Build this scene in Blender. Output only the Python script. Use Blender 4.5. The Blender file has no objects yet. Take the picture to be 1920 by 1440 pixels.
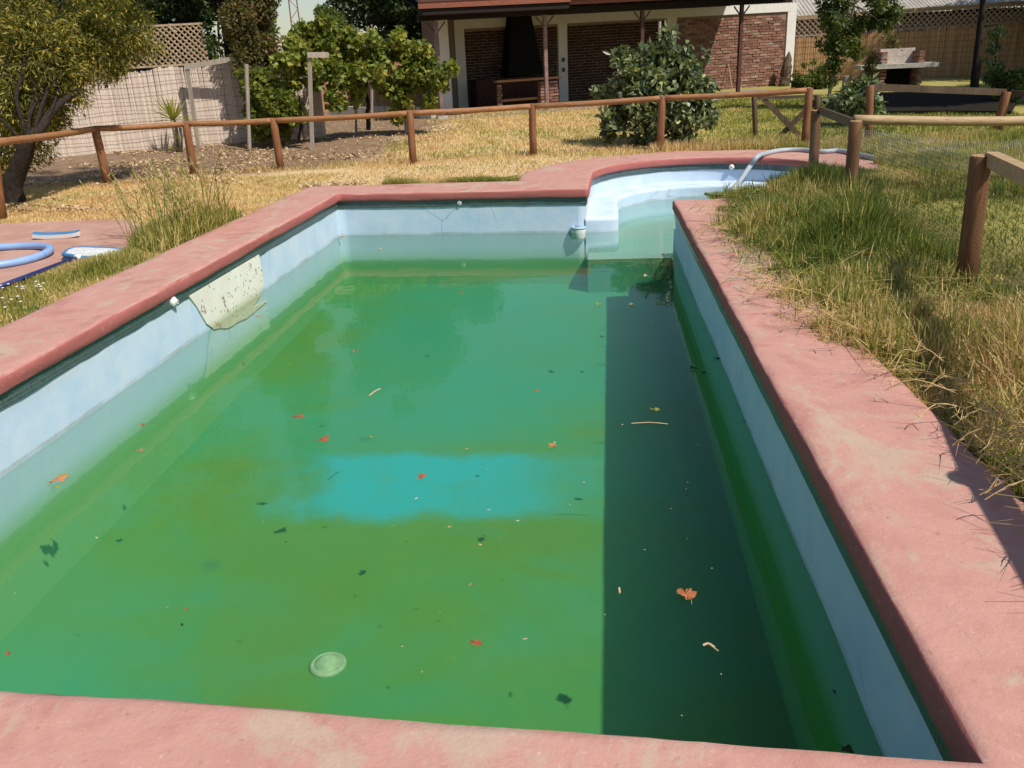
import bpy, bmesh, math, random
import numpy as np
from mathutils import Vector, Matrix
random.seed(7); RNG = np.random.default_rng(11)
R_ = math.radians
scene = bpy.context.scene
COL = scene.collection

# ------------------------------------------------------------------ camera
CAMR = np.array([[0.99521305, -0.01018494, -0.09719696],
                 [0.0872293, -0.35589553, 0.93044582],
                 [-0.0440685, -0.93447025, -0.35330345]])      # world axes in camera axes (right, down, forward)
FPX, CH = 1600.0, 1.6
cd = bpy.data.cameras.new('camera'); cam = bpy.data.objects.new('camera', cd); COL.objects.link(cam)
M = Matrix.Identity(4)
for i in range(3):
    M[i][0] = CAMR[i, 0]; M[i][1] = -CAMR[i, 1]; M[i][2] = -CAMR[i, 2]
M[2][3] = CH
cam.matrix_world = M
cd.sensor_width = 36; cd.lens = 36 * FPX / 1920; cd.clip_start = 0.05; cd.clip_end = 600
scene.camera = cam

# ------------------------------------------------------------------ sky, sun, exposure
SUN = Vector((0.60, -0.43, 1.0)).normalized()
w = bpy.data.worlds.new('World'); scene.world = w; w.use_nodes = True
nt = w.node_tree; bg = nt.nodes['Background']
sky = nt.nodes.new('ShaderNodeTexSky'); sky.sky_type = 'NISHITA'; sky.sun_disc = False
sky.sun_elevation = math.asin(SUN.z); sky.sun_rotation = math.atan2(SUN.x, SUN.y)
sky.air_density = 1.2; sky.dust_density = 0.7; sky.ozone_density = 1.2
nt.links.new(sky.outputs[0], bg.inputs[0]); bg.inputs[1].default_value = 0.095
sd = bpy.data.lights.new('sun', 'SUN'); sun = bpy.data.objects.new('sun', sd); COL.objects.link(sun)
sd.energy = 4.9; sd.angle = R_(0.8); sd.color = (1.0, 0.93, 0.82)
sun.rotation_euler = SUN.to_track_quat('Z', 'Y').to_euler()
scene.view_settings.view_transform = 'Standard'; scene.view_settings.look = 'None'
scene.view_settings.exposure = 0.06; scene.view_settings.gamma = 1
scene.cycles.max_bounces = 8; scene.cycles.volume_bounces = 1; scene.cycles.transparent_max_bounces = 16
scene.cycles.diffuse_bounces = 4; scene.cycles.caustics_reflective = False; scene.cycles.caustics_refractive = False

# ------------------------------------------------------------------ measuring helpers (points in the yard, metres)
def ray(px, py): return CAMR @ np.array([px - 960, py - 720, FPX])
def at(px, py, Y):
    d = ray(px, py); t = Y / d[1]; return Vector((d[0]*t, Y, CH + d[2]*t))
def atz(px, py, z):
    d = ray(px, py); t = (z - CH) / d[2]; return Vector((d[0]*t, d[1]*t, z))
def gz(x, y):
    return 0.06 + 0.030 * np.maximum(0.0, np.asarray(y) - 15.0)
def gnd(px, py):
    z = 0.06
    for _ in range(30):
        p = atz(px, py, z); z = 0.5*z + 0.5*float(gz(p.x, min(p.y, 40)))
    return p

# value noise for scattering
_T = RNG.random((256, 256))
def vn(x, y, s=1.0, o=0):
    x = np.asarray(x)/s + 37.3 + o*17.1; y = np.asarray(y)/s + 91.7 + o*5.3
    xi = np.floor(x).astype(int); yi = np.floor(y).astype(int); fx = x-xi; fy = y-yi
    fx = fx*fx*(3-2*fx); fy = fy*fy*(3-2*fy)
    g = lambda a, b: _T[a % 256, b % 256]
    return (g(xi, yi)*(1-fx)+g(xi+1, yi)*fx)*(1-fy) + (g(xi, yi+1)*(1-fx)+g(xi+1, yi+1)*fx)*fy

# ------------------------------------------------------------------ object helpers
def link(name, me, m=None, parent=None, smooth=False):
    o = bpy.data.objects.new(name, me); COL.objects.link(o)
    if m:
        for mm in (m if isinstance(m, (list, tuple)) else [m]): me.materials.append(mm)
    if parent:
        o.parent = parent
        if parent.type == 'EMPTY': o.location = -Vector(parent.location)      # meshes are modelled in yard coordinates
    if smooth: me.polygons.foreach_set('use_smooth', [True]*len(me.polygons))
    return o
def tag(o, label=None, cat=None, group=None, kind=None):
    if label: o['label'] = label
    if cat: o['category'] = cat
    if group: o['group'] = group
    if kind: o['kind'] = kind
    return o
def thing(name, label, cat, loc=(0, 0, 0), group=None):
    o = bpy.data.objects.new(name, None); COL.objects.link(o); o.location = loc; o.empty_display_size = .2
    return tag(o, label, cat, group)
def struct(o): return tag(o, kind='structure')
class MB:
    def __init__(s): s.v = []; s.f = []; s.mi = []; s.r = []
    def add(s, vs, fs, mi=0, rnd=0.5):
        b = len(s.v); s.v += [tuple(p) for p in vs]; s.f += [tuple(i+b for i in f) for f in fs]; s.mi += [mi]*len(fs); s.r += [rnd]*len(vs); return s
    def box(s, c, size, rot=None, mi=0, jit=0, rnd=.5):
        hx, hy, hz = size[0]/2, size[1]/2, size[2]/2
        P = [Vector((x, y, z)) for z in (-hz, hz) for y in (-hy, hy) for x in (-hx, hx)]
        if jit: P = [p + Vector((random.uniform(-jit, jit), random.uniform(-jit, jit), random.uniform(-jit, jit))) for p in P]
        if rot is not None: P = [rot @ p for p in P]
        c = Vector(c)
        return s.add([p+c for p in P], [(0, 2, 3, 1), (4, 5, 7, 6), (0, 1, 5, 4), (2, 6, 7, 3), (0, 4, 6, 2), (1, 3, 7, 5)], mi, rnd)
    def beam(s, a, b, w, h, mi=0, up=(0, 0, 1), rnd=.5):
        a = Vector(a); b = Vector(b); d = b-a; L = d.length; d.normalize(); up = Vector(up)
        x = d.cross(up).normalized(); z = x.cross(d)
        P = [a + x*(i*w/2) + z*(k*h/2) + d*t for t in (0, L) for k in (-1, 1) for i in (-1, 1)]
        return s.add(P, [(0, 1, 3, 2), (4, 6, 7, 5), (0, 4, 5, 1), (2, 3, 7, 6), (0, 2, 6, 4), (1, 5, 7, 3)], mi, rnd)
    def tube(s, pts, rad, n=8, cap=True, mi=0, lump=0, rnd=.5):
        pts = [Vector(p) for p in pts]; m = len(pts)
        rads = rad if isinstance(rad, (list, tuple)) else [rad]*m
        vs = []; X = None
        for i, p in enumerate(pts):
            d = (pts[min(i+1, m-1)] - pts[max(i-1, 0)]).normalized()
            if X is None:
                ref = Vector((0, 0, 1)) if abs(d.z) < .9 else Vector((1, 0, 0)); X = d.cross(ref).normalized()
            X = (X - d*X.dot(d)).normalized(); Y = d.cross(X)
            for k in range(n):
                a = 2*math.pi*k/n; r = rads[i]*(1+random.uniform(-lump, lump)); vs.append(p + X*(r*math.cos(a)) + Y*(r*math.sin(a)))
        fs = [(i*n+k, i*n+(k+1) % n, (i+1)*n+(k+1) % n, (i+1)*n+k) for i in range(m-1) for k in range(n)]
        if cap: fs += [tuple(range(n-1, -1, -1)), tuple(range((m-1)*n, m*n))]
        return s.add(vs, fs, mi, rnd)
    def lathe(s, c, prof, n=24, mi=0):
        c = Vector(c); vs = []; m = len(prof)
        for r, z in prof:
            for k in range(n):
                a = 2*math.pi*k/n; vs.append(c+Vector((r*math.cos(a), r*math.sin(a), z)))
        fs = [(i*n+k, i*n+(k+1) % n, (i+1)*n+(k+1) % n, (i+1)*n+k) for i in range(m-1) for k in range(n)]
        fs += [tuple(range(n-1, -1, -1)), tuple(range((m-1)*n, m*n))]
        return s.add(vs, fs, mi)
    def build(s, name, m, parent=None, smooth=False):
        me = bpy.data.meshes.new(name); me.from_pydata(s.v, [], s.f)
        if isinstance(m, (list, tuple)): me.polygons.foreach_set('material_index', s.mi)
        at_ = me.attributes.new('rnd', 'FLOAT', 'POINT'); at_.data.foreach_set('value', s.r)
        me.update()
        return link(name, me, m, parent, smooth)
def npmesh(name, V, quads, rnd, m, parent=None):
    """V (n,k,3) cards with k corners, same polygon layout 'quads' per card"""
    n, k, _ = V.shape; me = bpy.data.meshes.new(name)
    me.vertices.add(n*k); me.vertices.foreach_set('co', V.reshape(-1).astype(np.float32))
    sizes = [len(q) for q in quads]; tot = sum(sizes)
    idx = (np.concatenate([np.array(q) for q in quads])[None, :] + (np.arange(n)*k)[:, None]).reshape(-1)
    me.loops.add(n*tot); me.loops.foreach_set('vertex_index', idx.astype(np.int32))
    me.polygons.add(n*len(quads))
    starts = (np.concatenate([[0], np.cumsum(sizes)[:-1]])[None, :] + (np.arange(n)*tot)[:, None]).reshape(-1)
    me.polygons.foreach_set('loop_start', starts.astype(np.int32))
    me.update(calc_edges=True); me.validate()
    a = me.attributes.new('rnd', 'FLOAT', 'POINT'); a.data.foreach_set('value', np.repeat(rnd, k).astype(np.float32))
    return link(name, me, m, parent)

# ------------------------------------------------------------------ materials
class Mat:
    def __init__(s, name):
        s.m = bpy.data.materials.new(name); s.m.use_nodes = True; s.t = s.m.node_tree; s.N = s.t.nodes; s.L = s.t.links
        s.b = s.N['Principled BSDF']; s.out = s.N['Material Output']; s.co = s.N.new('ShaderNodeTexCoord').outputs['Object']
    def n(s, typ, **kw):
        x = s.N.new('ShaderNode'+typ)
        for k, v in kw.items():
            if k in x.inputs: s.put(x.inputs[k], v)
            else: setattr(x, k, v)
        return x
    def put(s, sock, v):
        if hasattr(v, 'is_linked') or hasattr(v, 'links'): s.L.new(v, sock)
        else: sock.default_value = v
    def map(s, scale=(1, 1, 1), rot=(0, 0, 0), loc=(0, 0, 0)):
        x = s.N.new('ShaderNodeMapping'); s.L.new(s.co, x.inputs[0]); x.inputs['Scale'].default_value = scale; x.inputs['Rotation'].default_value = rot; x.inputs['Location'].default_value = loc; return x.outputs[0]
    def noise(s, sc, det=4, rough=.55, vec=None, dist=0):
        x = s.n('TexNoise', Scale=sc, Detail=det, Roughness=rough, Distortion=dist); s.L.new(vec or s.co, x.inputs['Vector']); return x.outputs[0]
    def ramp(s, fac, *st):
        x = s.N.new('ShaderNodeValToRGB'); s.L.new(fac, x.inputs[0]); e = x.color_ramp.elements
        while len(e) < len(st): e.new(.5)
        for el, (p, c) in zip(e, st): el.position = p; el.color = (*c, 1) if hasattr(c, '__len__') else (c, c, c, 1)
        return x.outputs[0]
    def mix(s, f, a, b, mode='MIX'):
        x = s.N.new('ShaderNodeMix'); x.data_type = 'RGBA'; x.blend_type = mode
        for sock, v in ((x.inputs[0], f), (x.inputs[6], a), (x.inputs[7], b)):
            if isinstance(v, tuple): v = (*v, 1) if len(v) == 3 else v
            s.put(sock, v)
        return x.outputs[2]
    def math(s, op, a, b=0.0, c=0.0, clamp=False):
        x = s.N.new('ShaderNodeMath'); x.operation = op; x.use_clamp = clamp
        s.put(x.inputs[0], a); s.put(x.inputs[1], b); s.put(x.inputs[2], c); return x.outputs[0]
    def xyz(s):
        x = s.N.new('ShaderNodeSeparateXYZ'); s.L.new(s.co, x.inputs[0]); return x.outputs
    def mr(s, v, a, b, c=0.0, d=1.0):
        x = s.N.new('ShaderNodeMapRange'); x.interpolation_type = 'SMOOTHSTEP'; s.put(x.inputs[0], v)
        for i, q in enumerate((a, b, c, d)): x.inputs[i+1].default_value = q
        return x.outputs[0]
    def bump(s, h, st=.3, d=.02):
        x = s.N.new('ShaderNodeBump'); s.L.new(h, x.inputs['Height']); x.inputs['Strength'].default_value = st; x.inputs['Distance'].default_value = d; s.L.new(x.outputs[0], s.b.inputs['Normal']); return x.outputs[0]
    def fin(s, col, rough=.8, spec=.3):
        s.put(s.b.inputs['Base Color'], (*col, 1) if isinstance(col, tuple) and len(col) == 3 else col); s.put(s.b.inputs['Roughness'], rough); s.b.inputs['Specular IOR Level'].default_value = spec; return s.m
    def rnd(s):
        x = s.N.new('ShaderNodeAttribute'); x.attribute_name = 'rnd'; return x.outputs['Fac']
def plain(name, col, rough=.7, spec=.3, var=.15, sc=12, bump=.2):
    q = Mat(name); n = q.noise(sc, 5); dark = tuple(c*(1-var) for c in col); lite = tuple(min(1, c*(1+var)) for c in col)
    q.bump(n, bump, .01); return q.fin(q.ramp(n, (.3, dark), (.7, lite)), rough, spec)
def leafmat(name, *stops, trans=.35, rough=.5, spec=.35):
    q = Mat(name); r = q.rnd(); c = q.ramp(r, *stops); q.fin(c, rough, spec)
    t = q.n('BsdfTranslucent'); q.put(t.inputs[0], q.mix(.35, c, (.5, .55, .05))); mx = q.n('MixShader'); mx.inputs[0].default_value = trans
    q.L.new(q.b.outputs[0], mx.inputs[1]); q.L.new(t.outputs[0], mx.inputs[2]); q.L.new(mx.outputs[0], q.out.inputs[0]); return q.m

def mat_coping():
    q = Mat('red_coping_paint'); a = q.noise(2.2, 6, .65, dist=.6); b = q.noise(9, 5, .6); c = q.noise(70, 4, .7)
    geo = q.n('NewGeometry'); sx = q.n('SeparateXYZ'); q.L.new(geo.outputs['True Normal'], sx.inputs[0])
    top = q.mr(sx.outputs[2], .55, .95)
    red = q.mix(b, (.35, .10, .09), (.42, .135, .12)); faded = q.ramp(a, (.28, (.38, .16, .135)), (.5, (.49, .265, .22)), (.72, (.42, .195, .165)))
    col = q.mix(top, red, faded)
    worn = q.math('MULTIPLY', q.ramp(q.math('ADD', q.math('MULTIPLY', q.noise(1.9, 8, .72, q.map((1, .6, 1), loc=(3, 7, 0)), 1.2), .8), q.math('MULTIPLY', b, .2)), (.525, 0), (.60, .7)), top)
    col = q.mix(worn, col, (.45, .36, .27))
    speck = q.ramp(q.noise(38, 6, .75), (.60, 0), (.70, .6)); col = q.mix(speck, col, (.62, .46, .40))
    cv = q.n('TexVoronoi', feature='DISTANCE_TO_EDGE', Scale=1.3); q.L.new(q.mix(.16, q.co, q.n('TexNoise', Scale=5.0, Detail=6).outputs[1]), cv.inputs['Vector']); ck = q.math('MULTIPLY', q.ramp(cv.outputs[0], (0, 1), (.007, 0)), q.ramp(q.noise(1.1, 3), (.66, 0), (.70, .35))); col = q.mix(ck, col, (.17, .10, .085))
    dk = q.ramp(q.noise(26, 5, .7, q.map(loc=(9, 2, 1))), (.27, .55), (.38, 0)); col = q.mix(dk, col, (.22, .12, .09))
    q.bump(q.math('ADD', q.math('MULTIPLY', b, .8), q.math('MULTIPLY', c, .35)), .55, .012); return q.fin(col, .85, .25)
def mat_poolwall():
    q = Mat('pale_blue_pool_paint'); a = q.noise(3, 6, .65); st = q.noise(5, 5, .7, q.map((1.4, 1.4, .18))); X = q.xyz()
    col = q.ramp(a, (.3, (.45, .60, .78)), (.55, (.55, .66, .80)), (.75, (.64, .70, .81)))
    col = q.mix(q.ramp(st, (.55, 0), (.75, .45)), col, (.66, .70, .72))
    col = q.mix(q.math('MULTIPLY', q.mr(X[2], -.2, -.06), q.ramp(q.noise(2.5, 5, .6, q.map((1, 1, 3))), (.4, .1), (.6, .6))), col, (.56, .57, .57))
    # fine cracks that run down the plaster
    v = q.n('TexVoronoi', feature='DISTANCE_TO_EDGE', Scale=1.15); mp = q.map((1, 1, .55)); wn = q.noise(4, 4, .6); 
    q.L.new(q.mix(.22, mp, q.n('TexNoise', Scale=3.0, Detail=5).outputs[1]), v.inputs['Vector'])
    cr = q.ramp(v.outputs[0], (.0, 1), (.0055, 0)); cr = q.math('MULTIPLY', cr, q.ramp(q.noise(.9, 3), (.5, 0), (.56, .7)))
    col = q.mix(cr, col, (.28, .33, .38))
    # algae film under water; its pale teal top band paints the mirrored wall
    gm = q.math('MULTIPLY', q.mr(X[2], -.436, -.446), .92); film = q.mix(q.noise(4, 5), (.30, .50, .57), (.36, .55, .63)); film = q.mix(q.mr(X[2], -.60, -.84), film, (.125, .38, .085))
    col = q.mix(gm, col, film)
    wl = q.math('ADD', X[2], q.math('MULTIPLY', q.math('SUBTRACT', q.noise(6, 5, .7), .5), .03)); scum = q.math('MULTIPLY', q.math('MULTIPLY', q.mr(wl, -.445, -.435), q.mr(wl, -.405, -.425)), q.ramp(q.noise(2.5, 4), (.4, .1), (.65, .55))); col = q.mix(scum, col, (.26, .25, .17))
    drip = q.math('MULTIPLY', q.ramp(q.noise(7, 4, .75, q.map((2.2, 2.2, .10))), (.60, 0), (.72, .40)), q.mr(X[2], -.5, -.1)); col = q.mix(drip, col, (.36, .38, .36))
    q.bump(q.noise(14, 6, .7), .25, .01); return q.fin(col, .75, .25)
def mat_poolfloor():
    q = Mat('algae_pool_floor'); X = q.xyz(); a = q.noise(.55, 4, .55, dist=.8); b = q.noise(3.5, 6, .65); f = q.noise(45, 5, .7)
    g = q.ramp(a, (.33, (.105, .215, .018)), (.5, (.088, .235, .030)), (.66, (.052, .250, .085)))
    g = q.mix(q.ramp(b, (.5, 0), (.75, .3)), g, (.15, .27, .035))
    g = q.mix(q.ramp(f, (.4, 0), (.7, .22)), g, (.05, .19, .04))
    # teal sweeps: thinner algae at random, plus sky reflection painted into two regions
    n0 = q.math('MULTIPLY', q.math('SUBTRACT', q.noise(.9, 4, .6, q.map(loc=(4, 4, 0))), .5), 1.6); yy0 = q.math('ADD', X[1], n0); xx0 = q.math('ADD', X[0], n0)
    sw = q.ramp(q.noise(.8, 4, .6, q.map((.45, .9, 1), (0, 0, R_(-28)), (2, 5, 0)), .6), (.46, 0), (.66, .6)); g = q.mix(sw, g, (.040, .29, .19)); sky_far = q.math('MULTIPLY', q.math('MULTIPLY', q.mr(q.math('ADD', yy0, q.math('MULTIPLY', X[0], -.5)), 6.0, 7.4), q.mr(xx0, -3.0, -2.0)), .6); g = q.mix(sky_far, g, (.035, .275, .17)); sky_near = q.math('MULTIPLY', q.mr(q.math('ADD', q.math('MULTIPLY', xx0, 1.1), yy0), 1.6, .6), .3); g = q.mix(sky_near, g, (.05, .29, .16))
    # scrubbed stripe across the floor
    n1 = q.math('MULTIPLY', q.math('SUBTRACT', q.noise(1.6, 7, .68), .5), .5)
    yy = q.math('ADD', X[1], n1); xx = q.math('ADD', X[0], q.math('MULTIPLY', n1, 2.2))
    s1 = q.math('MULTIPLY', q.mr(yy, 4.88, 5.12), q.mr(q.math('ADD', yy, q.math('MULTIPLY', X[0], .05)), 5.95, 5.75)); s1 = q.math('MULTIPLY', s1, q.math('MULTIPLY', q.mr(xx, -2.45, -1.8), q.mr(xx, .45, -1.0))); s1 = q.math('MULTIPLY', s1, q.ramp(q.noise(2.2, 6, .7), (.25, .55), (.5, 1)))
    g = q.mix(q.math('MULTIPLY', s1, .92), g, (.025, .37, .40))
    v = q.n('TexVoronoi', Scale=.9, Randomness=1.0); q.L.new(q.mix(.12, q.co, q.n('TexNoise', Scale=6.0, Detail=3).outputs[1]), v.inputs['Vector'])
    g = q.mix(q.ramp(v.outputs[0], (.045, .45), (.075, 0)), g, (.03, .13, .07))
    q.bump(b, .2, .01); return q.fin(g, .9, .1)
def mat_water():
    q = Mat('murky_green_water'); q.N.remove(q.b)
    tr = q.n('BsdfTransparent'); gl = q.n('BsdfGlossy'); gl.inputs['Roughness'].default_value = 0.02
    n = q.noise(3.2, 3, .5); n2 = q.noise(22, 2, .5)
    X = q.xyz(); rip = q.math('MULTIPLY', q.mr(X[1], 8.6, 10.8), q.noise(16, 3, .5, q.map((1, 2.2, 1))))
    h = q.math('ADD', q.math('ADD', q.math('MULTIPLY', n, .5), q.math('MULTIPLY', n2, .03)), q.math('MULTIPLY', rip, .30))
    bp = q.n('Bump'); q.L.new(h, bp.inputs['Height']); bp.inputs['Strength'].default_value = .12; bp.inputs['Distance'].default_value = .03
    fr = q.n('Fresnel'); fr.inputs[0].default_value = 1.33; q.L.new(bp.outputs[0], gl.inputs['Normal']); q.L.new(bp.outputs[0], fr.inputs['Normal'])
    mx = q.n('MixShader'); q.L.new(fr.outputs[0], mx.inputs[0]); q.L.new(tr.outputs[0], mx.inputs[1]); q.L.new(gl.outputs[0], mx.inputs[2]); q.L.new(mx.outputs[0], q.out.inputs[0])
    va = q.n('VolumeAbsorption'); va.inputs[0].default_value = (.50, .93, .76, 1); va.inputs[1].default_value = .28
    vs_ = q.n('VolumeScatter'); vs_.inputs[0].default_value = (.30, .90, .66, 1); vs_.inputs['Density'].default_value = .135; vs_.inputs['Anisotropy'].default_value = .3; ad = q.n('AddShader'); q.L.new(va.outputs[0], ad.inputs[0]); q.L.new(vs_.outputs[0], ad.inputs[1]); q.L.new(ad.outputs[0], q.out.inputs['Volume']); return q.m
def mat_ground():
    q = Mat('yard_ground'); X = q.xyz(); a = q.noise(.6, 5, .6); b = q.noise(5, 6, .65); f = q.noise(40, 5, .7)
    dry = q.mix(b, (.54, .39, .21), (.74, .56, .33)); green = q.mix(b, (.20, .20, .04), (.36, .33, .08)); dirt = q.ramp(b, (.3, (.17, .11, .07)), (.7, (.31, .21, .14)))
    gm = q.math('ADD', q.mr(X[0], -1.0, 3.0), q.math('MULTIPLY', q.math('SUBTRACT', a, .5), 1.6), clamp=True)
    col = q.mix(q.math('MULTIPLY', gm, .9), dry, green)
    dx = q.math('ADD', X[0], q.math('MULTIPLY', q.math('SUBTRACT', a, .5), 3.5)); dy = q.math('ADD', X[1], q.math('MULTIPLY', q.math('SUBTRACT', a, .5), 3.5))
    edge = q.math('ADD', dy, q.math('MULTIPLY', dx, .62))          # bare soil in the far left corner of the yard
    dm = q.math('MULTIPLY', q.mr(q.math('SUBTRACT', dy, q.math('MULTIPLY', dx, .45)), 16.0, 16.9), q.mr(dx, -3.2, -4.4))
    col = q.mix(dm, col, dirt)
    th_ = q.math('MULTIPLY', q.math('MULTIPLY', q.mr(X[0], 1.1, 1.3), q.mr(X[0], 3.6, 2.7)), q.mr(X[1], 12.5, 10.5)); col = q.mix(q.math('MULTIPLY', th_, .9), col, (.10, .065, .03))
    col = q.mix(q.ramp(f, (.45, 0), (.75, .4)), col, (.20, .14, .07))
    q.bump(q.math('ADD', f, b), .6, .03); return q.fin(col, .95, .1)
def mat_wood(name, a, b, c, sc=1.0, rough=.6, axis=2):
    q = Mat(name); s = [14*sc]*3; s[axis] = 1.1*sc; n = q.noise(1.6, 8, .7, q.map(tuple(s)), .6); n2 = q.noise(3, 4, .6)
    s2 = [60*sc]*3; s2[axis] = 1.5; cr = q.noise(1, 4, .6, q.map(tuple(s2)))
    col = q.mix(q.ramp(n2, (.35, 0), (.7, .6)), q.ramp(n, (.3, a), (.6, b)), c); col = q.mix(q.ramp(cr, (.3, .8), (.38, 0)), col, tuple(x*.25 for x in a))
    q.bump(q.math('ADD', n, cr), .5, .008); return q.fin(col, rough, .35)
MT = {}
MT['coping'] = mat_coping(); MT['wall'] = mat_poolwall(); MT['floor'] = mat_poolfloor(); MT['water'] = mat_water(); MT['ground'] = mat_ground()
MT['post'] = mat_wood('varnished_round_post', (.12, .045, .02), (.27, .115, .048), (.22, .10, .05))
MT['rail'] = mat_wood('varnished_rail', (.17, .07, .028), (.36, .17, .07), (.29, .14, .065), axis=0)
MT['cutend'] = mat_wood('sawn_post_end', (.30, .18, .09), (.46, .30, .16), (.38, .24, .12))
MT['postdark'] = mat_wood('weathered_round_post', (.075, .032, .015), (.20, .09, .038), (.15, .075, .035))
MT['postpale'] = mat_wood('weathered_pole', (.25, .17, .10), (.46, .33, .18), (.38, .24, .12), axis=0)
MT['oldwood'] = mat_wood('grey_old_wood', (.24, .20, .16), (.42, .37, .31), (.33, .27, .21))
MT['darkwood'] = mat_wood('dark_lichen_wood', (.035, .022, .015), (.10, .06, .035), (.13, .10, .06))
MT['steel'] = plain('brown_painted_steel', (.085, .035, .03), .5, .4, .2)
MT['steelpale'] = plain('primer_painted_steel', (.22, .13, .12), .5, .4, .35, 6)
MT['redboard'] = mat_wood('red_fascia_board', (.16, .05, .03), (.27, .09, .05), (.22, .07, .04), axis=0)
MT['white'] = plain('white_masonry_paint', (.72, .70, .66), .85, .2, .06, 5)
MT['concrete'] = plain('grey_concrete', (.42, .39, .34), .9, .15, .22, 9, .5)
MT['mortar'] = plain('mortar', (.27, .20, .155), .95, .1, .15, 30, .6)
q = Mat('red_brick'); r = q.rnd(); n = q.noise(22, 6, .7)
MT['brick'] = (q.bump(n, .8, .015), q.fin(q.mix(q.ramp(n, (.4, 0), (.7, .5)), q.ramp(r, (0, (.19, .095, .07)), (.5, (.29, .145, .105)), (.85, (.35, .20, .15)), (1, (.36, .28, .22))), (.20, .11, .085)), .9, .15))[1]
MT['shadesootbrick'] = plain('shade_soot_brick', (.055, .030, .022), .9, .1, .4, 20, .8)  # roof shade painted into the brick of two bays; soot on the hearth
q = Mat('zinc_roof'); n = q.noise(2.5, 6, .7, q.map((1, .3, 1)))
MT['zinc'] = q.fin(q.ramp(n, (.35, (.34, .30, .25)), (.65, (.52, .48, .42))), .5, .4)
q = Mat('reed'); r = q.rnd(); n = q.noise(6, 6, .7, q.map((9, 9, .5)))
MT['reed'] = q.fin(q.mix(q.ramp(n, (.35, .0), (.65, .55)), q.ramp(r, (0, (.56, .46, .39)), (.5, (.68, .58, .50)), (1, (.78, .68, .58))), (.44, .34, .27)), .85, .2)
q = Mat('golden_reed'); r = q.rnd(); n = q.noise(6, 6, .7, q.map((9, 9, .5)))
MT['reedgold'] = q.fin(q.mix(q.ramp(n, (.35, .0), (.65, .55)), q.ramp(r, (0, (.34, .19, .09)), (.5, (.55, .33, .16)), (1, (.66, .42, .22))), (.32, .17, .09)), .85, .2)
MT['wire'] = plain('dark_wire', (.16, .13, .11), .6, .3); MT['netwire'] = plain('net_wire', (.16, .18, .15), .6, .3)
MT['lattice'] = mat_wood('tan_lattice_lath', (.28, .19, .12), (.48, .35, .23), (.42, .30, .2), .6)
MT['bark'] = plain('rough_bark', (.032, .025, .020), .95, .1, .45, 25, 1.0)
MT['barkgrey'] = plain('grey_bark', (.26, .22, .18), .95, .1, .35, 25, 1.0)
MT['hose'] = plain('grey_blue_hose', (.36, .42, .46), .45, .4, .08)
MT['hoseblue'] = plain('pale_blue_hose', (.24, .38, .66), .4, .4, .06)
MT['navy'] = plain('navy_pole', (.018, .03, .14), .35, .5, .15)
MT['blue'] = plain('blue_plastic', (.05, .20, .42), .4, .5, .1)
MT['palestic'] = plain('white_plastic', (.74, .74, .72), .45, .45, .05)
MT['net'] = plain('white_net', (.58, .60, .60), .8, .2, .25, 40)
MT['black'] = plain('soot_black', (.012, .011, .010), .9, .1, .3)
MT['ochre'] = mat_wood('varnished_plank', (.26, .11, .04), (.42, .2, .08), (.3, .14, .06), axis=0)
q = Mat('pink_paving'); n = q.noise(3, 6, .65); n2 = q.noise(18, 5, .7)
q.bump(n2, .4, .01); MT['paving'] = q.fin(q.mix(q.ramp(n2, (.5, 0), (.8, .4)), q.ramp(n, (.3, (.36, .19, .15)), (.7, (.50, .31, .25))), (.30, .24, .17)), .9, .15)
q = Mat('pitted_cream_patch'); n = q.noise(4, 5, .6); v = q.n('TexVoronoi', Scale=26.0, Randomness=1.0); q.L.new(q.map((1, 1, .6)), v.inputs['Vector'])
X = q.xyz(); pit = q.math('MULTIPLY', q.ramp(v.outputs[0], (.15, 1), (.21, 0)), q.ramp(q.noise(3.5, 3), (.42, 0), (.46, 1)))
c = q.ramp(n, (.3, (.74, .70, .61)), (.7, (.84, .81, .73))); c = q.mix(q.mr(X[2], -.36, -.45), c, (.48, .50, .34)); hol = q.ramp(q.noise(5.5, 4, .6, q.map(loc=(1, 3.1, 2))), (.66, 0), (.68, 1)); c = q.mix(hol, c, (.36, .27, .2)); c = q.mix(pit, c, (.10, .08, .06))
q.bump(pit, -.8, .01); MT['patch'] = q.fin(c, .85, .2)
q = Mat('mosaic_tile_band'); b = q.n('TexBrick', Scale=1.0); b.offset = 0; q.L.new(q.n('CombineXYZ', X=q.math('ADD', q.xyz()[0], q.xyz()[1]), Y=q.xyz()[2]).outputs[0], b.inputs['Vector'])
b.inputs['Color1'].default_value = (.025, .055, .075, 1); b.inputs['Color2'].default_value = (.05, .10, .11, 1); b.inputs['Mortar'].default_value = (.15, .16, .13, 1)
b.inputs['Mortar Size'].default_value = .0022; b.inputs['Brick Width'].default_value = .024; b.inputs['Row Height'].default_value = .024
MT['tile'] = q.fin(q.mix(q.ramp(q.noise(7, 4), (.45, 0), (.7, .5)), b.outputs[0], (.04, .055, .045)), .35, .5)
MT['leaf_olive'] = leafmat('olive_leaves', (0, (.03, .042, .012)), (.4, (.13, .14, .028)), (.8, (.44, .38, .07)), (1, (.55, .30, .06)), trans=.4)
MT['leaf_dark'] = leafmat('dark_leaves', (0, (.012, .028, .010)), (.6, (.028, .06, .018)), (1, (.07, .12, .03)), trans=.2)
MT['leaf_brown'] = leafmat('tired_leaves', (0, (.06, .065, .02)), (.5, (.13, .12, .04)), (.85, (.20, .13, .055)), (1, (.28, .13, .06)))
MT['leaf_vine'] = leafmat('vine_leaves', (0, (.06, .10, .018)), (.5, (.20, .24, .04)), (.85, (.40, .38, .07)), (1, (.52, .24, .06)), trans=.4)
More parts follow.
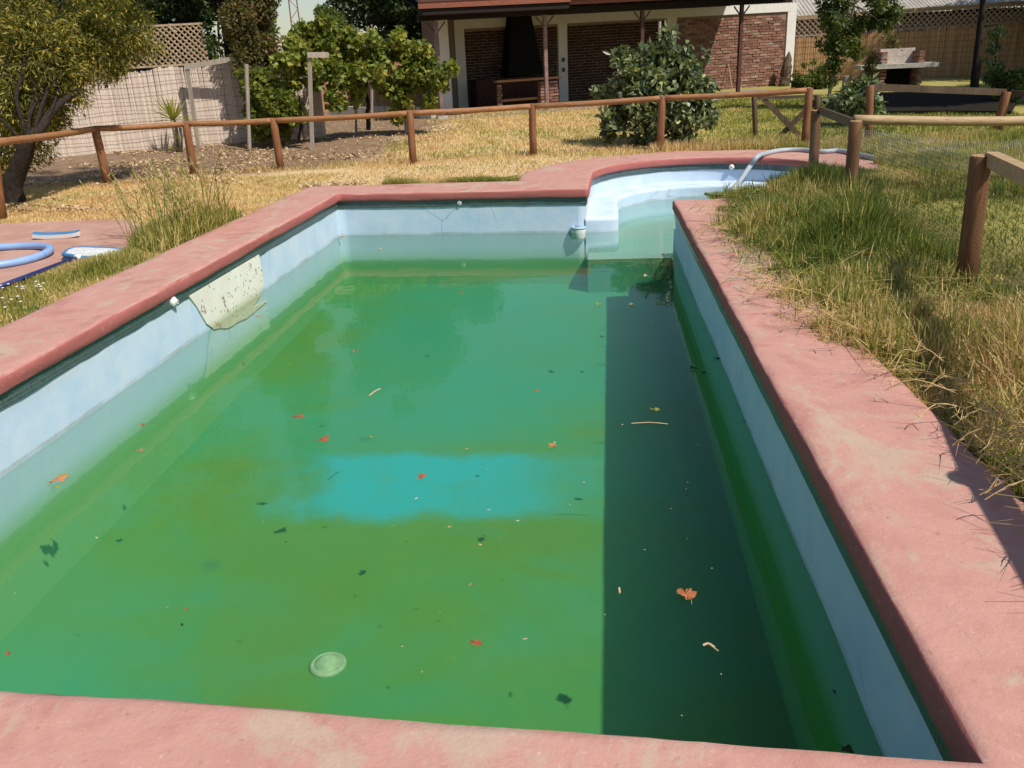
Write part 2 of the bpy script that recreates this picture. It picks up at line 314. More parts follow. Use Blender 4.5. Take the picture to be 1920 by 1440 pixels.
MT['leaf_bush'] = leafmat('broad_leaves', (0, (.04, .06, .03)), (.5, (.12, .16, .075)), (.8, (.27, .31, .14)), (1, (.50, .50, .17)), trans=.22, rough=.36, spec=.5)
MT['leaf_mid'] = leafmat('mid_green_leaves', (0, (.03, .055, .015)), (.6, (.07, .12, .025)), (1, (.16, .20, .045)))
MT['grass'] = leafmat('grass_blades', (0, (.03, .075, .010)), (.3, (.12, .17, .025)), (.55, (.38, .34, .07)), (.8, (.84, .61, .32)), (1, (.52, .28, .11)), trans=.3, rough=.6)
MT['litter'] = leafmat('dead_leaves', (0, (.20, .11, .06)), (.5, (.42, .27, .15)), (1, (.62, .47, .30)), trans=.1)
MT['fallen'] = leafmat('red_brown_leaf', (0, (.26, .06, .025)), (.5, (.40, .13, .05)), (1, (.55, .32, .12)), trans=.1)
#SECTIONS
# ================================================================== the pool
WZ = -0.44
CX, CY, RI, RO = 1.59, 12.03, 1.61, 2.62          # the round annex
def densify(P, step=.05):
    out = []
    for a, b in zip(P[:-1], P[1:]):
        a = np.array(a, float); b = np.array(b, float); n = max(1, int(np.linalg.norm(b-a)/step))
        out += [a+(b-a)*i/n for i in range(n)]
    out.append(np.array(P[-1], float)); return np.array(out)
arc = [(CX+RI*math.cos(t), CY+RI*math.sin(t)) for t in np.linspace(0, math.pi, 40)]
INNER = [(0.865, 9.57), (3.20, 9.75)] + arc + [(-0.06, 10.66), (-3.28, 10.90), (-3.27, 1.83), (0.84, 1.56)]   # clockwise seen from below: water on the left-hand side
def offset_loop(P, d):
    """offset a closed loop outwards (away from the water) with mitred corners"""
    P = np.array(P, float); n = len(P); out = []
    for i in range(n):
        a = P[i]-P[i-1]; b = P[(i+1) % n]-P[i]; a = a/np.linalg.norm(a); b = b/np.linalg.norm(b)
        na = np.array([a[1], -a[0]]); nb = np.array([b[1], -b[0]]); m = na+nb; m = m/np.linalg.norm(m); k = min(2.0, 1/max(.3, m@na))
        out.append(P[i]+m*d*k)
    return np.array(out)
# per-vertex coping width
NI = len(INNER)
OUT = offset_loop(INNER, 1.0)*0
base_out = offset_loop(INNER, .46)
OUTER = [tuple(base_out[0]), tuple(base_out[1])]
OUTER[0] = (1.37, 9.14); OUTER[1] = (3.7, 9.5)
OUTER += [(CX+RO*math.cos(t), CY+RO*math.sin(t)) for t in np.linspace(0, math.pi, 40)]
OUTER += [(-1.00, 11.68), (-3.95, 11.78), (-3.97, 0.95), (1.50, 0.9)]
def closed(P): return list(P)+[P[0]]
def dens2(A, B, step=.06):
    A = closed(A); B = closed(B); oa = []; ob = []
    for i in range(len(A)-1):
        a0, a1, b0, b1 = map(lambda v: np.array(v, float), (A[i], A[i+1], B[i], B[i+1])); n = max(1, int(max(np.linalg.norm(a1-a0), np.linalg.norm(b1-b0)*.6)/step))
        for k in range(n): oa.append(a0+(a1-a0)*k/n); ob.append(b0+(b1-b0)*k/n)
    return np.array(oa), np.array(ob)
pool = thing('swimming_pool', 'half empty swimming pool of pale blue paint with red coping and murky green water', 'swimming pool', (-1.2, 6.2, -1.3))
A, B = dens2(INNER, OUTER); n = len(A)
# soften the corner at the near right end of the annex
S = [(.030, -.008), (.004, -.002), (-.003, .006), (-.005, .035), (-.004, .072), (.001, .088), (.012, .097), (.04, .101), (.10, .100)]
Wd = np.linalg.norm(B-A, axis=1); D = (B-A)/Wd[:, None]
# perpendicular share, so that the lip keeps its own width at mitres
rows = []
jit = lambda s, o: (vn(A[:, 0], A[:, 1], s, o)-.5)
for j, (o, z) in enumerate(S):
    rows.append(np.c_[A + D*(o*1.15 + jit(.5, j)[:, None]*.012 + jit(.09, j+3)[:, None]*.007).reshape(n, -1)[:, :1], z + jit(.35, 5+j)*.010 + jit(.1, 9+j)*.004 - .0])
for fr in (.25, .4, .55, .7, .85, .96):
    Q = A + D*(Wd*fr)[:, None]; rows.append(np.c_[Q, .100 + (vn(Q[:, 0], Q[:, 1], .6, 4)-.5)*.014])
Q = B + D*((vn(B[:, 0], B[:, 1], .4, 8)-.5)*.05)[:, None]; rows.append(np.c_[Q, np.full(n, .085)]); rows.append(np.c_[Q, np.full(n, -.12)])
V = np.array(rows).reshape(-1, 3); k = len(rows)
F = [(j*n+i, j*n+(i+1) % n, (j+1)*n+(i+1) % n, (j+1)*n+i) for j in range(k-1) for i in range(n)]
mb = MB(); mb.v = [tuple(p) for p in V]; mb.f = [f[::-1] for f in F]; mb.mi = [0]*len(F); mb.r = [.5]*len(V)
mb.build('coping', MT['coping'], pool, True)
# walls, tile band
FL = lambda y: -1.34 + (y-1.7)*.027
WALL = offset_loop(INNER, .03); TILE = offset_loop(INNER, .020)
Wp = densify(closed(WALL), .12); m = len(Wp)
zs = [-.002, -.06, -.2, -.4, -.7, -1.0, -1.5]
vs = []
for z in zs:
    for p in Wp: vs.append((p[0]+(vn(p[0], z*3+p[1], .6, 2)-.5)*.012, p[1]+(vn(p[1], z*3+p[0], .6, 3)-.5)*.012, z))
mb = MB(); mb.add(vs, [(j*m+i, (j+1)*m+i, (j+1)*m+i+1, j*m+i+1) for j in range(len(zs)-1) for i in range(m-1)]); mb.build('basin_wall', MT['wall'], pool, True)
Tp = densify(closed(TILE), .1); m = len(Tp); mb = MB()
low = [-.088 + (vn(p[0], p[1], .15, 5)-.5)*.012 for p in Tp]
mb.add([(p[0], p[1], 0.0) for p in Tp]+[(p[0], p[1], l) for p, l in zip(Tp, low)]+[(p[0]*1+0, p[1], l) for p, l in zip(densify(closed(WALL), .1)[:m] if len(densify(closed(WALL), .1)) >= m else Tp, low)],
       [(i, m+i, m+i+1, i+1) for i in range(m-1)]); mb.build('tile_band', MT['tile'], pool)
# floor of the main basin: a gently sloping slab, higher in the annex
mb = MB(); nx, ny = 24, 50
P = [(-3.45+4.5*i/nx, 1.3+9.7*j/ny, FL(1.3+9.7*j/ny)) for j in range(ny+1) for i in range(nx+1)]
mb.add(P, [(j*(nx+1)+i, j*(nx+1)+i+1, (j+1)*(nx+1)+i+1, (j+1)*(nx+1)+i) for j in range(ny) for i in range(nx)])
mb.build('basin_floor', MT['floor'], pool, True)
mb = MB(); AF = -.70
mb.add([(-.08, 10.30, AF), (3.6, 10.30, AF), (3.6, 14, AF), (-.08, 14, AF)], [(0, 1, 2, 3)]); mb.add([(.93, 9.5, AF), (3.6, 9.5, AF), (3.6, 10.3, AF), (.93, 10.3, AF)], [(0, 1, 2, 3)]); mb.build('annex_floor', MT['wall'], pool); mb = MB()
mb.add([(-.08, 10.30, AF), (.93, 10.30, AF), (-.08, 10.28, -1.3), (.93, 10.28, -1.3), (-.08, 10.9, AF), (-.08, 10.9, -1.3)], [(0, 2, 3, 1), (0, 4, 5, 2)])
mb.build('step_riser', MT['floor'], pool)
# curved bench of the annex
BI = [(0.92, 9.98), (2.85, 10.05)] + [(CX+.02+(RI-.33)*math.cos(t), CY-.05+(RI-.36)*math.sin(t)) for t in np.linspace(0, math.pi, 40)] + [(0.31, 10.78), (.25, 10.70), (-.10, 10.68)]
BO = [(0.92, 9.55), (3.30, 9.7)] + [(CX+(RI+.06)*math.cos(t), CY+(RI+.06)*math.sin(t)) for t in np.linspace(0, math.pi, 40)] + [(-.12, 10.9), (-.12, 10.8), (-.12, 10.70)]
a2 = np.array(BI); b2 = np.array(BO); m = len(a2); prof = [(0, -.75), (0, -.31), (.0, -.285), (.03, -.268), (.08, -.262), (1, -.258)]; vs = []
for fr, z in prof:
    for p, r in zip(a2, b2):
        L = np.linalg.norm(r-p) or 1; g = fr if fr in (0, 1) else min(.9, fr/L); t = p+(r-p)*g; vs.append((t[0], t[1], z))
mb = MB(); mb.add(vs, [(j*m+i, j*m+i+1, (j+1)*m+i+1, (j+1)*m+i) for j in range(len(prof)-1) for i in range(m-1)])
i0 = [j*m for j in range(len(prof))]; mb.add([vs[i] for i in i0]+[(0.92, 9.55, -.75)], [tuple(range(len(prof)+1))])
mb.build('bench', MT['wall'], pool, True)
def atx(px, py, X):
    d = ray(px, py); t = X/d[0]; return Vector((X, d[1]*t, CH+d[2]*t))
PY0, PY1 = atx(355, 566, -3.3).y, atx(485, 482, -3.3).y
print('patch', PY0, PY1)
# pitted light patch low on the left wall (a flattened half disc standing 8 mm proud)
mb = MB(); pts = []
ctop = -.075; y0, y1 = PY0, PY1
outl = [(y0, ctop), (y0+.11, -.22), (y0+.22, -.38), (y0+.34, -.455), (y0+.6, -.53), (y0+1.1, -.57), (y0+1.6, -.555), (y1-.35, -.52), (y1-.12, -.46), (y1-.02, -.38), (y1+.015, -.28), (y1, -.18), (y1, ctop)]
outl = densify(outl, .05); XW = -3.30
fr_ = [(XW+.010, y+(vn(y, z, .1)-.5)*.02, z+(vn(z, y, .1)-.5)*.015) for y, z in outl]; bk = [(XW-.03, y, z) for _, y, z in fr_]; mm = len(fr_)
mb.add(fr_+bk, [tuple(range(mm))[::-1]]+[(i, (i+1) % mm, mm+(i+1) % mm, mm+i) for i in range(mm)]); mb.build('plaster_patch', MT['patch'], pool)
# return nozzles and the main drain
def nozzle(c, nrm):
    nrm = Vector(nrm); c = Vector(c); mb = MB(); mb.tube([c-nrm*.02, c+nrm*.008, c+nrm*.020], [.040, .040, .026], 18); mb.tube([c+nrm*.018, c+nrm*.034], [.024, .018], 14)
    o = mb.build('inlet_nozzle', MT['palestic'], pool); mk = MB(); mk.tube([c+nrm*.030, c+nrm*.0355], [.009, .008], 10); mk.build('nozzle_hole', MT['black'], o)
nozzle((-3.285, atz(322, 567, -.05).y, -.045), (1, 0, 0)); p = at(862, 381, 10.80); nozzle((p.x, 10.817, -.045), (.07, -1, 0)); p = at(1387, 314, 13.4); nozzle((2.1, 13.56, -.05), (-.3, -.95, 0))
dp = atz(616, 1252, FL(2.9)); z = FL(dp.y)
mb = MB(); mb.lathe((dp.x, dp.y, z), [(r_*.64, z_) for r_, z_ in ((.150, -.01), (.150, .008), (.135, .016), (.120, .017), (.112, .012), (.108, .016), (.06, .035), (0.02, .040))], 36); dr = mb.build('main_drain', plain('drain_cover_plastic', (.30, .45, .24), .7, .2, .4, 8), pool, True)
# water
mb = MB(); L_ = [(-3.4, 1.4), (1.0, 1.4), (1.0, 9.5), (3.4, 9.6), (3.4, 14), (-.2, 14), (-.2, 11.05), (-3.4, 11.05)]
nn = len(L_); mb.add([(x, y, WZ) for x, y in L_]+[(x, y, -1.6) for x, y in L_], [tuple(range(nn)), tuple(range(2*nn-1, nn-1, -1))]+[(i, nn+i, nn+(i+1) % nn, (i+1) % nn) for i in range(nn)])
wo = mb.build('water', MT['water']); struct(wo)

# ================================================================== ground sheet with the pool cut out
hole = offset_loop(OUTER, -.06)
def inpoly(x, y, P):
    x = np.asarray(x, float); y = np.asarray(y, float); c = np.zeros(x.shape, bool); P = np.asarray(P)
    for (x0, y0), (x1, y1) in zip(P, np.roll(P, -1, 0)):
        c ^= ((y0 > y) != (y1 > y)) & (x < (x1-x0)*(y-y0)/((y1-y0) if y1 != y0 else 1e-9)+x0)
    return c
bm = bmesh.new()
hv = [bm.verts.new((x, y, float(gz(x, y)))) for x, y in hole]; he = [bm.edges.new((hv[i], hv[(i+1) % len(hv)])) for i in range(len(hv))]
ring = [(-16, -8), (0, -8), (14, -8), (14, 4), (14, 15), (7, 15), (0, 15), (-8, 15), (-16, 15), (-16, 4)]
rv = [bm.verts.new((x, y, .06)) for x, y in ring]; re_ = [bm.edges.new((rv[i], rv[(i+1) % len(rv)])) for i in range(len(rv))]
bmesh.ops.triangle_fill(bm, use_beauty=True, use_dissolve=False, edges=he+re_)
bad = [f for f in bm.faces if bool(inpoly([f.calc_center_median().x], [f.calc_center_median().y], hole)[0])]
bmesh.ops.delete(bm, geom=bad, context='FACES_ONLY')
far = [(-16, 45), (14, 45), (120, 45), (120, 200), (-120, 200), (-120, 45), (-120, 15), (-120, -60), (120, -60), (120, 15)]
def q4(*ps): bm.faces.new([bm.verts.new((x, y, z)) for x, y, z in ps])
zf = .06+.030*30
q4((-16, 15, .06), (14, 15, .06), (14, 45, zf), (-16, 45, zf)); q4((14, -8, .06), (120, -8, .06), (120, 15, .06), (14, 15, .06)); q4((-120, -8, .06), (-16, -8, .06), (-16, 15, .06), (-120, 15, .06))
q4((14, 15, .06), (120, 15, .06), (120, 45, zf), (14, 45, zf)); q4((-120, 15, .06), (-16, 15, .06), (-16, 45, zf), (-120, 45, zf)); q4((-120, 45, zf), (120, 45, zf), (120, 500, zf), (-120, 500, zf)); q4((-120, -60, .06), (120, -60, .06), (120, -8, .06), (-120, -8, .06))
bmesh.ops.recalc_face_normals(bm, faces=bm.faces)
me = bpy.data.meshes.new('ground'); bm.to_mesh(me); bm.free()
if me.polygons[0].normal.z < 0: me.flip_normals()
struct(link('ground', me, MT['ground']))
# paved terrace on the left
tp = [gnd(0, 421), gnd(120, 416), gnd(238, 413), gnd(290, 440), gnd(262, 478), gnd(130, 520), gnd(60, 556), gnd(0, 575)]
tp = [(p.x, p.y) for p in tp]; tp += [(-8.5, tp[-1][1]-1.6), (-11.5, 6), (-11.5, tp[0][1]+.2)]
TER = np.array(tp); nt_ = len(tp)
mb = MB(); mb.add([(x, y, .072) for x, y in tp]+[(x, y, .0) for x, y in tp], [tuple(range(nt_))[::-1]]+[(i, (i+1) % nt_, nt_+(i+1) % nt_, nt_+i) for i in range(nt_)]); struct(mb.build('terrace', MT['paving']))

# ================================================================== pool things
p = atz(1085, 436, WZ)
t = thing('chlorine_floater', 'small white floating chlorine dispenser with blue rim drifting by the far pool wall', 'chlorine dispenser', (p.x, p.y, WZ))
mb = MB(); mb.lathe((p.x, p.y, WZ), [(.07, -.09), (.085, -.06), (.088, .0), (.094, .03), (.094, .055), (.088, .062)], 24); mb.build('float_body', MT['palestic'], t, True)
mb = MB(); mb.lathe((p.x, p.y, WZ), [(.097, .050), (.099, .066), (.092, .078), (.060, .080), (.048, .070)], 24); mb.build('rim', plain('pale_blue_plastic', (.36, .50, .62), .4, .4, .05), t, True)
mb = MB(); mb.lathe((p.x, p.y, WZ), [(.040, .060), (.040, .086), (.034, .092)], 20); mb.build('cap', plain('slate_blue_plastic', (.25, .34, .46), .4, .4, .05), t, True)

def smooth_path(P, n=10):
    P = [Vector(p) for p in P]; out = []
    for i in range(len(P)-1):
        a = P[max(i-1, 0)]; b = P[i]; c = P[i+1]; d = P[min(i+2, len(P)-1)]
        for k in range(n):
            t = k/n; out.append(.5*((2*b)+(c-a)*t+(2*a-5*b+4*c-d)*t*t+(3*b-a-3*c+d)*t**3))
    out.append(P[-1]); return out
zz = .10+.036
hp = [atz(1660, 300, zz), atz(1610, 290, zz), atz(1575, 283, zz), atz(1540, 284, zz), atz(1500, 281, zz), atz(1465, 282, zz), atz(1438, 287, zz), atz(1420, 294, zz+.02)]
e = hp[-1]; hp += [at(1404, 315, 12.9), at(1390, 336, 12.3), at(1374, 358, 11.7), at(1352, 386, 11.2)]
mb = MB(); mb.tube(smooth_path(hp, 8), .035, 12); o = mb.build('vacuum_hose', MT['hose'], None, True)
tag(o, 'thick grey hose running over the round annex coping and down into the water', 'hose')
# blue ring of hose on the terrace
c = atz(-20, 482, .105); pts = []
for a in np.linspace(0, 2*math.pi, 60): pts.append((c.x+.52*math.cos(a), c.y+.50*math.sin(a), .072+.038+.006*math.sin(3*a)))
mb = MB(); mb.tube(pts, .036, 12, cap=False); tag(mb.build('coiled_hose', MT['hoseblue'], None, True), 'pale blue ring of thick hose lying on the pink terrace', 'hose')
# curved pool brush
a = atz(64, 444, .10); b = atz(148, 440, .10); t = thing('pool_brush', 'white pool brush head with blue back lying upturned on the pink terrace', 'brush', (a.x, a.y, .072))
ctr = (a+b)/2; ux = (b-a).normalized(); uy = Vector((-ux.y, ux.x, 0)); L = (b-a).length
def bow(s, z): return ctr + ux*(s*L/2) + Vector((0, 0, z+.016*abs(s)**3)) 
mb = MB()
ss = np.linspace(-1, 1, 15)
vs = []
for s_ in ss:
    c0 = bow(s_, 0); vs += [c0-uy*.03+Vector((0, 0, -.025)), c0+uy*.03+Vector((0, 0, -.025)), c0+uy*.035+Vector((0, 0, .016)), c0-uy*.035+Vector((0, 0, .016))]
mb.add(vs, [(i*4+k, i*4+(k+1) % 4, i*4+4+(k+1) % 4, i*4+4+k) for i in range(14) for k in range(4)]+[(3, 2, 1, 0), (56, 57, 58, 59)]); mb.build('bristles', MT['palestic'], t)
mb = MB(); vs = []
for s_ in ss:
    c0 = bow(s_, .0); vs += [c0-uy*.033+Vector((0, 0, .018)), c0+uy*.04+Vector((0, 0, .018)), c0+uy*.04+Vector((0, 0, .032)), c0-uy*.0+Vector((0, 0, .032))]
mb.add(vs, [(i*4+k, i*4+(k+1) % 4, i*4+4+(k+1) % 4, i*4+4+k) for i in range(14) for k in range(4)]+[(3, 2, 1, 0), (56, 57, 58, 59)]); mb.build('brush_back', MT['blue'], t)
# leaf skimmer
P = [atz(x, y, .14) for x, y in ((118, 474), (140, 463), (215, 464), (229, 469), (205, 478), (160, 480))]
cc = sum(P, Vector())/6; t = thing('pool_skimmer', 'blue framed leaf skimmer net with navy pole lying across the terrace edge', 'skimmer net', (cc.x, cc.y, .072))
P2 = [Vector((p.x, p.y, .125)) for p in P]
mb = MB(); mb.tube(smooth_path(P2+[P2[0]], 4), .018, 8, cap=False); mb.tube(smooth_path([Vector((p.x, p.y, .09)) for p in P]+[Vector((P[0].x, P[0].y, .09))], 4), .016, 8, cap=False)
mb.add([(p.x, p.y, .085) for p in P]+[(p.x, p.y, .12) for p in P], [(i, (i+1) % 6, 6+(i+1) % 6, 6+i) for i in range(6)]); mb.build('net_frame', MT['blue'], t, True)
mb = MB(); ct = Vector((cc.x, cc.y, .150)); rings = []
for fr in (1, .8, .6, .3): rings.append([Vector((cc.x+(p.x-cc.x)*fr, cc.y+(p.y-cc.y)*fr, .132+.02*(1-fr)+random.uniform(-.004, .004))) for p in smooth_path(P2+[P2[0]], 4)[:-1]])
mm = len(rings[0]); vs = [v for r in rings for v in r]+[ct]
mb.add(vs, [(j*mm+i, j*mm+(i+1) % mm, (j+1)*mm+(i+1) % mm, (j+1)*mm+i) for j in range(3) for i in range(mm)]+[(3*mm+i, 3*mm+(i+1) % mm, 4*mm) for i in range(mm)])
mb.build('net', MT['net'], t)
a = atz(150, 481, .13); b = atz(-40, 552, .13)
mb = MB(); mb.tube([a+(b-a)*.04, b], .019, 10); po = mb.build('pole', MT['navy'], t, True)
mb = MB(); mb.tube([a-(b-a)*.02, a+(b-a)*.05], .026, 10); mb.build('pole_socket', MT['palestic'], t, True)

# floating and sunken leaves
def leaf_mesh(kind, i):
    rr = random.Random(i); mb = MB(); n_ = 22; vs = [(0, 0, .004)]
    for k_ in range(n_):
        a_ = 2*math.pi*k_/n_; lob = 1+.22*math.cos(5*a_+rr.uniform(-.5, .5))+.25*math.cos(2*a_+i)+rr.uniform(-.2, .2) if kind == 'palmate' else .55+.45*abs(math.cos(a_))**1.5+rr.uniform(-.05, .05)
        r_ = .030*lob; vs.append((r_*math.cos(a_), r_*.8*math.sin(a_), .004+rr.uniform(-.002, .008)+.006*math.sin(2*a_+i)))
    mb.add(vs, [(0, k_+1, (k_+1) % n_+1) for k_ in range(n_)], 0, rr.random())
    mb.tube([(.02, 0, .005), (.04, .007, .008), (.058, .003, .004)], [.0016, .0014, .001], 5, rnd=.9)
    return mb
LF = [(558, 783, 1.0, 'red brown'), (603, 827, 1.3, 'red brown'), (790, 896, .9, 'red brown'), (1036, 838, .9, 'orange'), (1286, 1116, 1.35, 'orange'), (1228, 769, .8, 'yellow green'), (1122, 571, .9, 'yellow green'), (1184, 571, .6, 'yellow green'), (1211, 518, .8, 'pale'), (1005, 734, .6, 'red brown'), (666, 659, .5, 'orange'), (864, 551, .6, 'red brown'), (891, 1207, .7, 'red brown'), (108, 903, 1.5, 'orange'), (122, 893, .9, 'yellow green'), (103, 915, .6, 'yellow green'), (262, 846, .8, 'brown'), (268, 798, .6, 'red brown'), (349, 1143, .35, 'red brown'), (16, 1226, .5, 'red brown'), (697, 820, .5, 'yellow green'), (486, 594, .5, 'red brown'), (1300, 692, .7, 'dark'), (1320, 701, .7, 'dark'), (1344, 673, .6, 'dark'), (1398, 790, .5, 'dark'), (882, 1098, .35, 'orange'), (342, 1173, .35, 'dark'), (537, 1017, .35, 'dark'), (1588, 1408, .6, 'dark'), (1564, 1298, .35, 'dark'), (640, 445, .9, 'brown'), (712, 467, .6, 'pale'), (1040, 831, .4, 'pale')]
LM = {'red brown': ('fallen', .2), 'orange': ('fallen', .6), 'yellow green': ('leaf_vine', .8), 'pale': ('litter', .95), 'dark': ('leaf_dark', .3), 'brown': ('litter', .2)}
where = lambda px, py: ('by the left wall' if px < 300 and py > 600 else 'near the far wall' if py < 600 else 'in the right shade' if px > 1130 else 'over the turquoise stripe' if 850 < py < 960 and px > 450 else 'in the middle' if py < 860 else 'in the near half')
seen = {}
fl_m = {}
for i, (px, py, sc, c) in enumerate(LF):
    p = atz(px, py, WZ+.002); kind = 'palmate' if sc > .55 else 'oval'
    mb = leaf_mesh(kind, i); mn, rv_ = LM[c]; mb.r = [rv_+.15*(r_-.5) for r_ in mb.r]
    o = mb.build('fallen_leaf', MT[mn]); o.location = (p.x, p.y, WZ+.004); sz = sc*(.95 if py > 700 else 1.25); o.scale = (sz, sz, sz); o.rotation_euler = (0, 0, random.uniform(0, 6.28))
    size = 'large' if sc >= 1 else 'small' if sc <= .6 else 'dry'
    lab = f'{size} {c} leaf floating {where(px, py)}'
    seen.setdefault(lab, []).append((o, px, py))
ordn = ['first', 'second', 'third', 'fourth', 'fifth', 'sixth', 'seventh', 'eighth']
for lab, L in seen.items():
    L.sort(key=lambda t: t[1])
    for k_, (o, px, py) in enumerate(L):
        ext = '' if len(L) == 1 else f', {ordn[k_]} such leaf from the left'
        tag(o, lab+ext, 'leaf', 'leaves floating on the pool')
# floating straws
for i, (a, b, lab) in enumerate([((692, 742), (713, 729), 'pale straw floating in the upper middle of the pool'), ((1184, 794), (1252, 795), 'long thin twig floating in the shaded half below the yellow leaf'), ((1318, 1210), (1340, 1214), 'forked pale stalk floating in the shade below the large orange leaf'), ((1160, 1103), (1162, 1112), 'tiny pale seed husk floating at the shadow edge')]):
    A_ = atz(*a, WZ+.006); B_ = atz(*b, WZ+.006); mid = (A_+B_)/2+Vector((0, .012, .003)); mb = MB(); mb.tube(smooth_path([A_, mid, B_], 5), [.0045 if i != 1 else .0028]*11, 6, rnd=.95)
    if i == 2: mb.tube([mid, mid+Vector((.03, -.04, 0))], .0025, 5, rnd=.9)
    tag(mb.build('floating_straw', MT['litter']), lab, 'straw', 'bits of straw floating on the pool')
# specks of drifting debris: too many to count
m_ = 260; px_ = RNG.uniform(-3.2, .85, m_); py_ = RNG.uniform(1.8, 10.6, m_); s_ = RNG.uniform(.0015, .0045, m_)*(1+(RNG.random(m_) > .93)*1.2); a_ = RNG.uniform(0, 6.28, m_)
V = np.zeros((m_, 4, 3))
for k_, (dx_, dy_) in enumerate(((-1, -.5), (1, -.4), (1.2, .5), (-.8, .5))):
    V[:, k_, 0] = px_+s_*(dx_*np.cos(a_)-dy_*np.sin(a_)); V[:, k_, 1] = py_+s_*(dx_*np.sin(a_)+dy_*np.cos(a_)); V[:, k_, 2] = WZ+.003
tag(npmesh('floating_specks', V, [(0, 1, 2, 3)], RNG.uniform(.4, 1, m_), MT['litter']), 'tiny pale specks of straw and seed floating all over the green water', 'debris', kind='stuff')
# ================================================================== fences
def post(mb_, base, top, r=.052, n=12):
    b = Vector(base); t = Vector(top); mb_.tube([b-Vector((0, 0, .1)), b+(t-b)*.35, b+(t-b)*.7, t-(t-b).normalized()*.006, t], [r*1.05, r*1.02, r, r*.985, r*.93], n, lump=.03); return mb_
def rail(mb_, a, b, r=.042, n=10, sag=.012):
    a = Vector(a); b = Vector(b); mid = (a+b)/2-Vector((0, 0, sag)); mb_.tube(smooth_path([a, mid, b], 4), r, n, lump=.03); return mb_
def P_top(bx, by, tx, ty):
    b = gnd(bx, by); return b, at(tx, ty, b.y)
far_fence = thing('rail_fence', 'long low fence of varnished round posts with a single top rail behind the pool', 'fence', gnd(775, 308))
FP = [P_top(*q_) for q_ in ((3, 412, -14, 262), (203, 345, 177, 237), (364, 328, 348, 228), (527, 318, 512, 222), (775, 308, 768, 208), (1000, 292, 998, 195), (1237, 285, 1242, 180), (1508, 280, 1518, 165))]
for b, t in FP: post(MB(), b, t, .062 if b.y > 13 else .055).build('post', MT['post'], far_fence, True)
tops = [t for _, t in FP]; tops = [tops[0]+(tops[0]-tops[1])*.8] + tops
for a, b in zip(tops[:-1], tops[1:]):
    dz = Vector((0, 0, -.035)); rail(MB(), a+dz, b+dz+(b-a).normalized()*.02, .047).build('rail', MT['rail'], far_fence, True)
yard_fence = thing('netted_fence', 'low round post fence with fine wire netting along the right side of the pool', 'fence', gnd(1592, 380))
RP = [P_top(1525, 320, 1530, 207), P_top(1592, 382, 1605, 227), P_top(1810, 540, 1840, 292)]
RP.append((Vector((1.85, 2.58, .06)), Vector((1.84, 2.58, .93)))); RP.append((Vector((1.42, -.2, .06)), Vector((1.42, -.2, .93))))
for b, t in RP:
    o = post(MB(), b, t, .064 if b.y > 4 else .06, 16).build('post', MT['postdark'], yard_fence, True)
    mk = MB(); dd_ = (t-b).normalized(); mk.tube([t-dd_*.003, t+dd_*.004], [.060, .055], 16); mk.build('sawn_end', MT['cutend'], o)
def net(a0, a1, z0a, z0b, name, parent, cell=.028, th=.0013, bag=.05, droop=0):
    """wire netting between two points: a real grid of thin strands, slightly bagged"""
    a0 = Vector(a0); a1 = Vector(a1); L = (a1-a0).length; d = (a1-a0).normalized(); nr = d.cross(Vector((0, 0, 1))).normalized()
    nu = int(L/cell); H_ = ((a0.z+a1.z)/2-(z0a+z0b)/2); nv = int(H_/cell); V_ = []
    def p(u, v):
        zt = a0.z+(a1.z-a0.z)*u; zb = z0a+(z0b-z0a)*u; z = zb+(zt-zb)*v - droop*math.sin(math.pi*u)*v
        o = bag*math.sin(math.pi*min(1, max(0, v)))*(.4+.6*float(vn(u*L, v, .5))); return a0+d*(L*u)+nr*o+Vector((0, 0, z-a0.z - droop*.3*float(vn(u*L, v*2, .7, 3))*math.sin(math.pi*v)))
    up = Vector((0, 0, th)); sd_ = d*th
    for i in range(nu+1):
        prev = None
        for j in range(0, 9):
            c_ = p(i/nu, j/8)
            if prev is not None: V_.append([prev-sd_, prev+sd_, c_+sd_, c_-sd_])
            prev = c_
    ns = max(4, int(L/.25))
    for j in range(nv+1):
        prev = None
        for i in range(ns+1):
            c_ = p(i/ns, j/nv)
            if prev is not None: V_.append([prev-up, prev+up, c_+up, c_-up])
            prev = c_
    V_ = np.array([[tuple(q_) for q_ in k_] for k_ in V_]); return npmesh(name, V_, [(0, 1, 2, 3)], np.full(len(V_), .5), MT['netwire'], parent)
MT['wire2'] = plain('green_grey_netting', (.16, .18, .16), .6, .3, .1)
T = [t for _, t in RP]; dz = Vector((0, 0, -.045))
mb = MB(); mb.beam(T[0]+Vector((.05, 0, .0)), T[1]+Vector((-.02, .05, -.02)), .03, .09); mb.build('rail', MT['darkwood'], yard_fence)
mb = MB(); rail(mb, T[1]+Vector((.0, .07, .01)), at(1990, 226, 9.6), .048, 14); mb.build('rail', MT['postpale'], yard_fence, True)
mb = MB(); mb.beam(T[2]+Vector((.06, .0, -.02)), T[3]+Vector((.05, .02, -.02)), .075, .085); mb.build('rail', MT['postpale'], yard_fence)
mb = MB(); mb.beam(T[3]+Vector((.05, .0, -.02)), T[4]+Vector((.05, .02, -.02)), .075, .085); mb.build('rail', MT['postpale'], yard_fence)
net(T[0]+dz, T[1]+dz, .07, .07, 'netting', yard_fence); net(T[1]+dz+Vector((.06, 0, 0)), T[2]+dz+Vector((.06, 0, -.02)), .07, .07, 'netting', yard_fence, bag=.09)
e_ = at(1990, 226, 9.6); net(T[1]+dz+Vector((.06, .1, 0)), e_-Vector((0, 0, .05)), .5, .3, 'netting', yard_fence, cell=.022, bag=.12, droop=.1); net(T[2]+dz+Vector((.06, 0, -.04)), T[3]+dz+Vector((.05, 0, -.04)), .07, .07, 'netting', yard_fence)
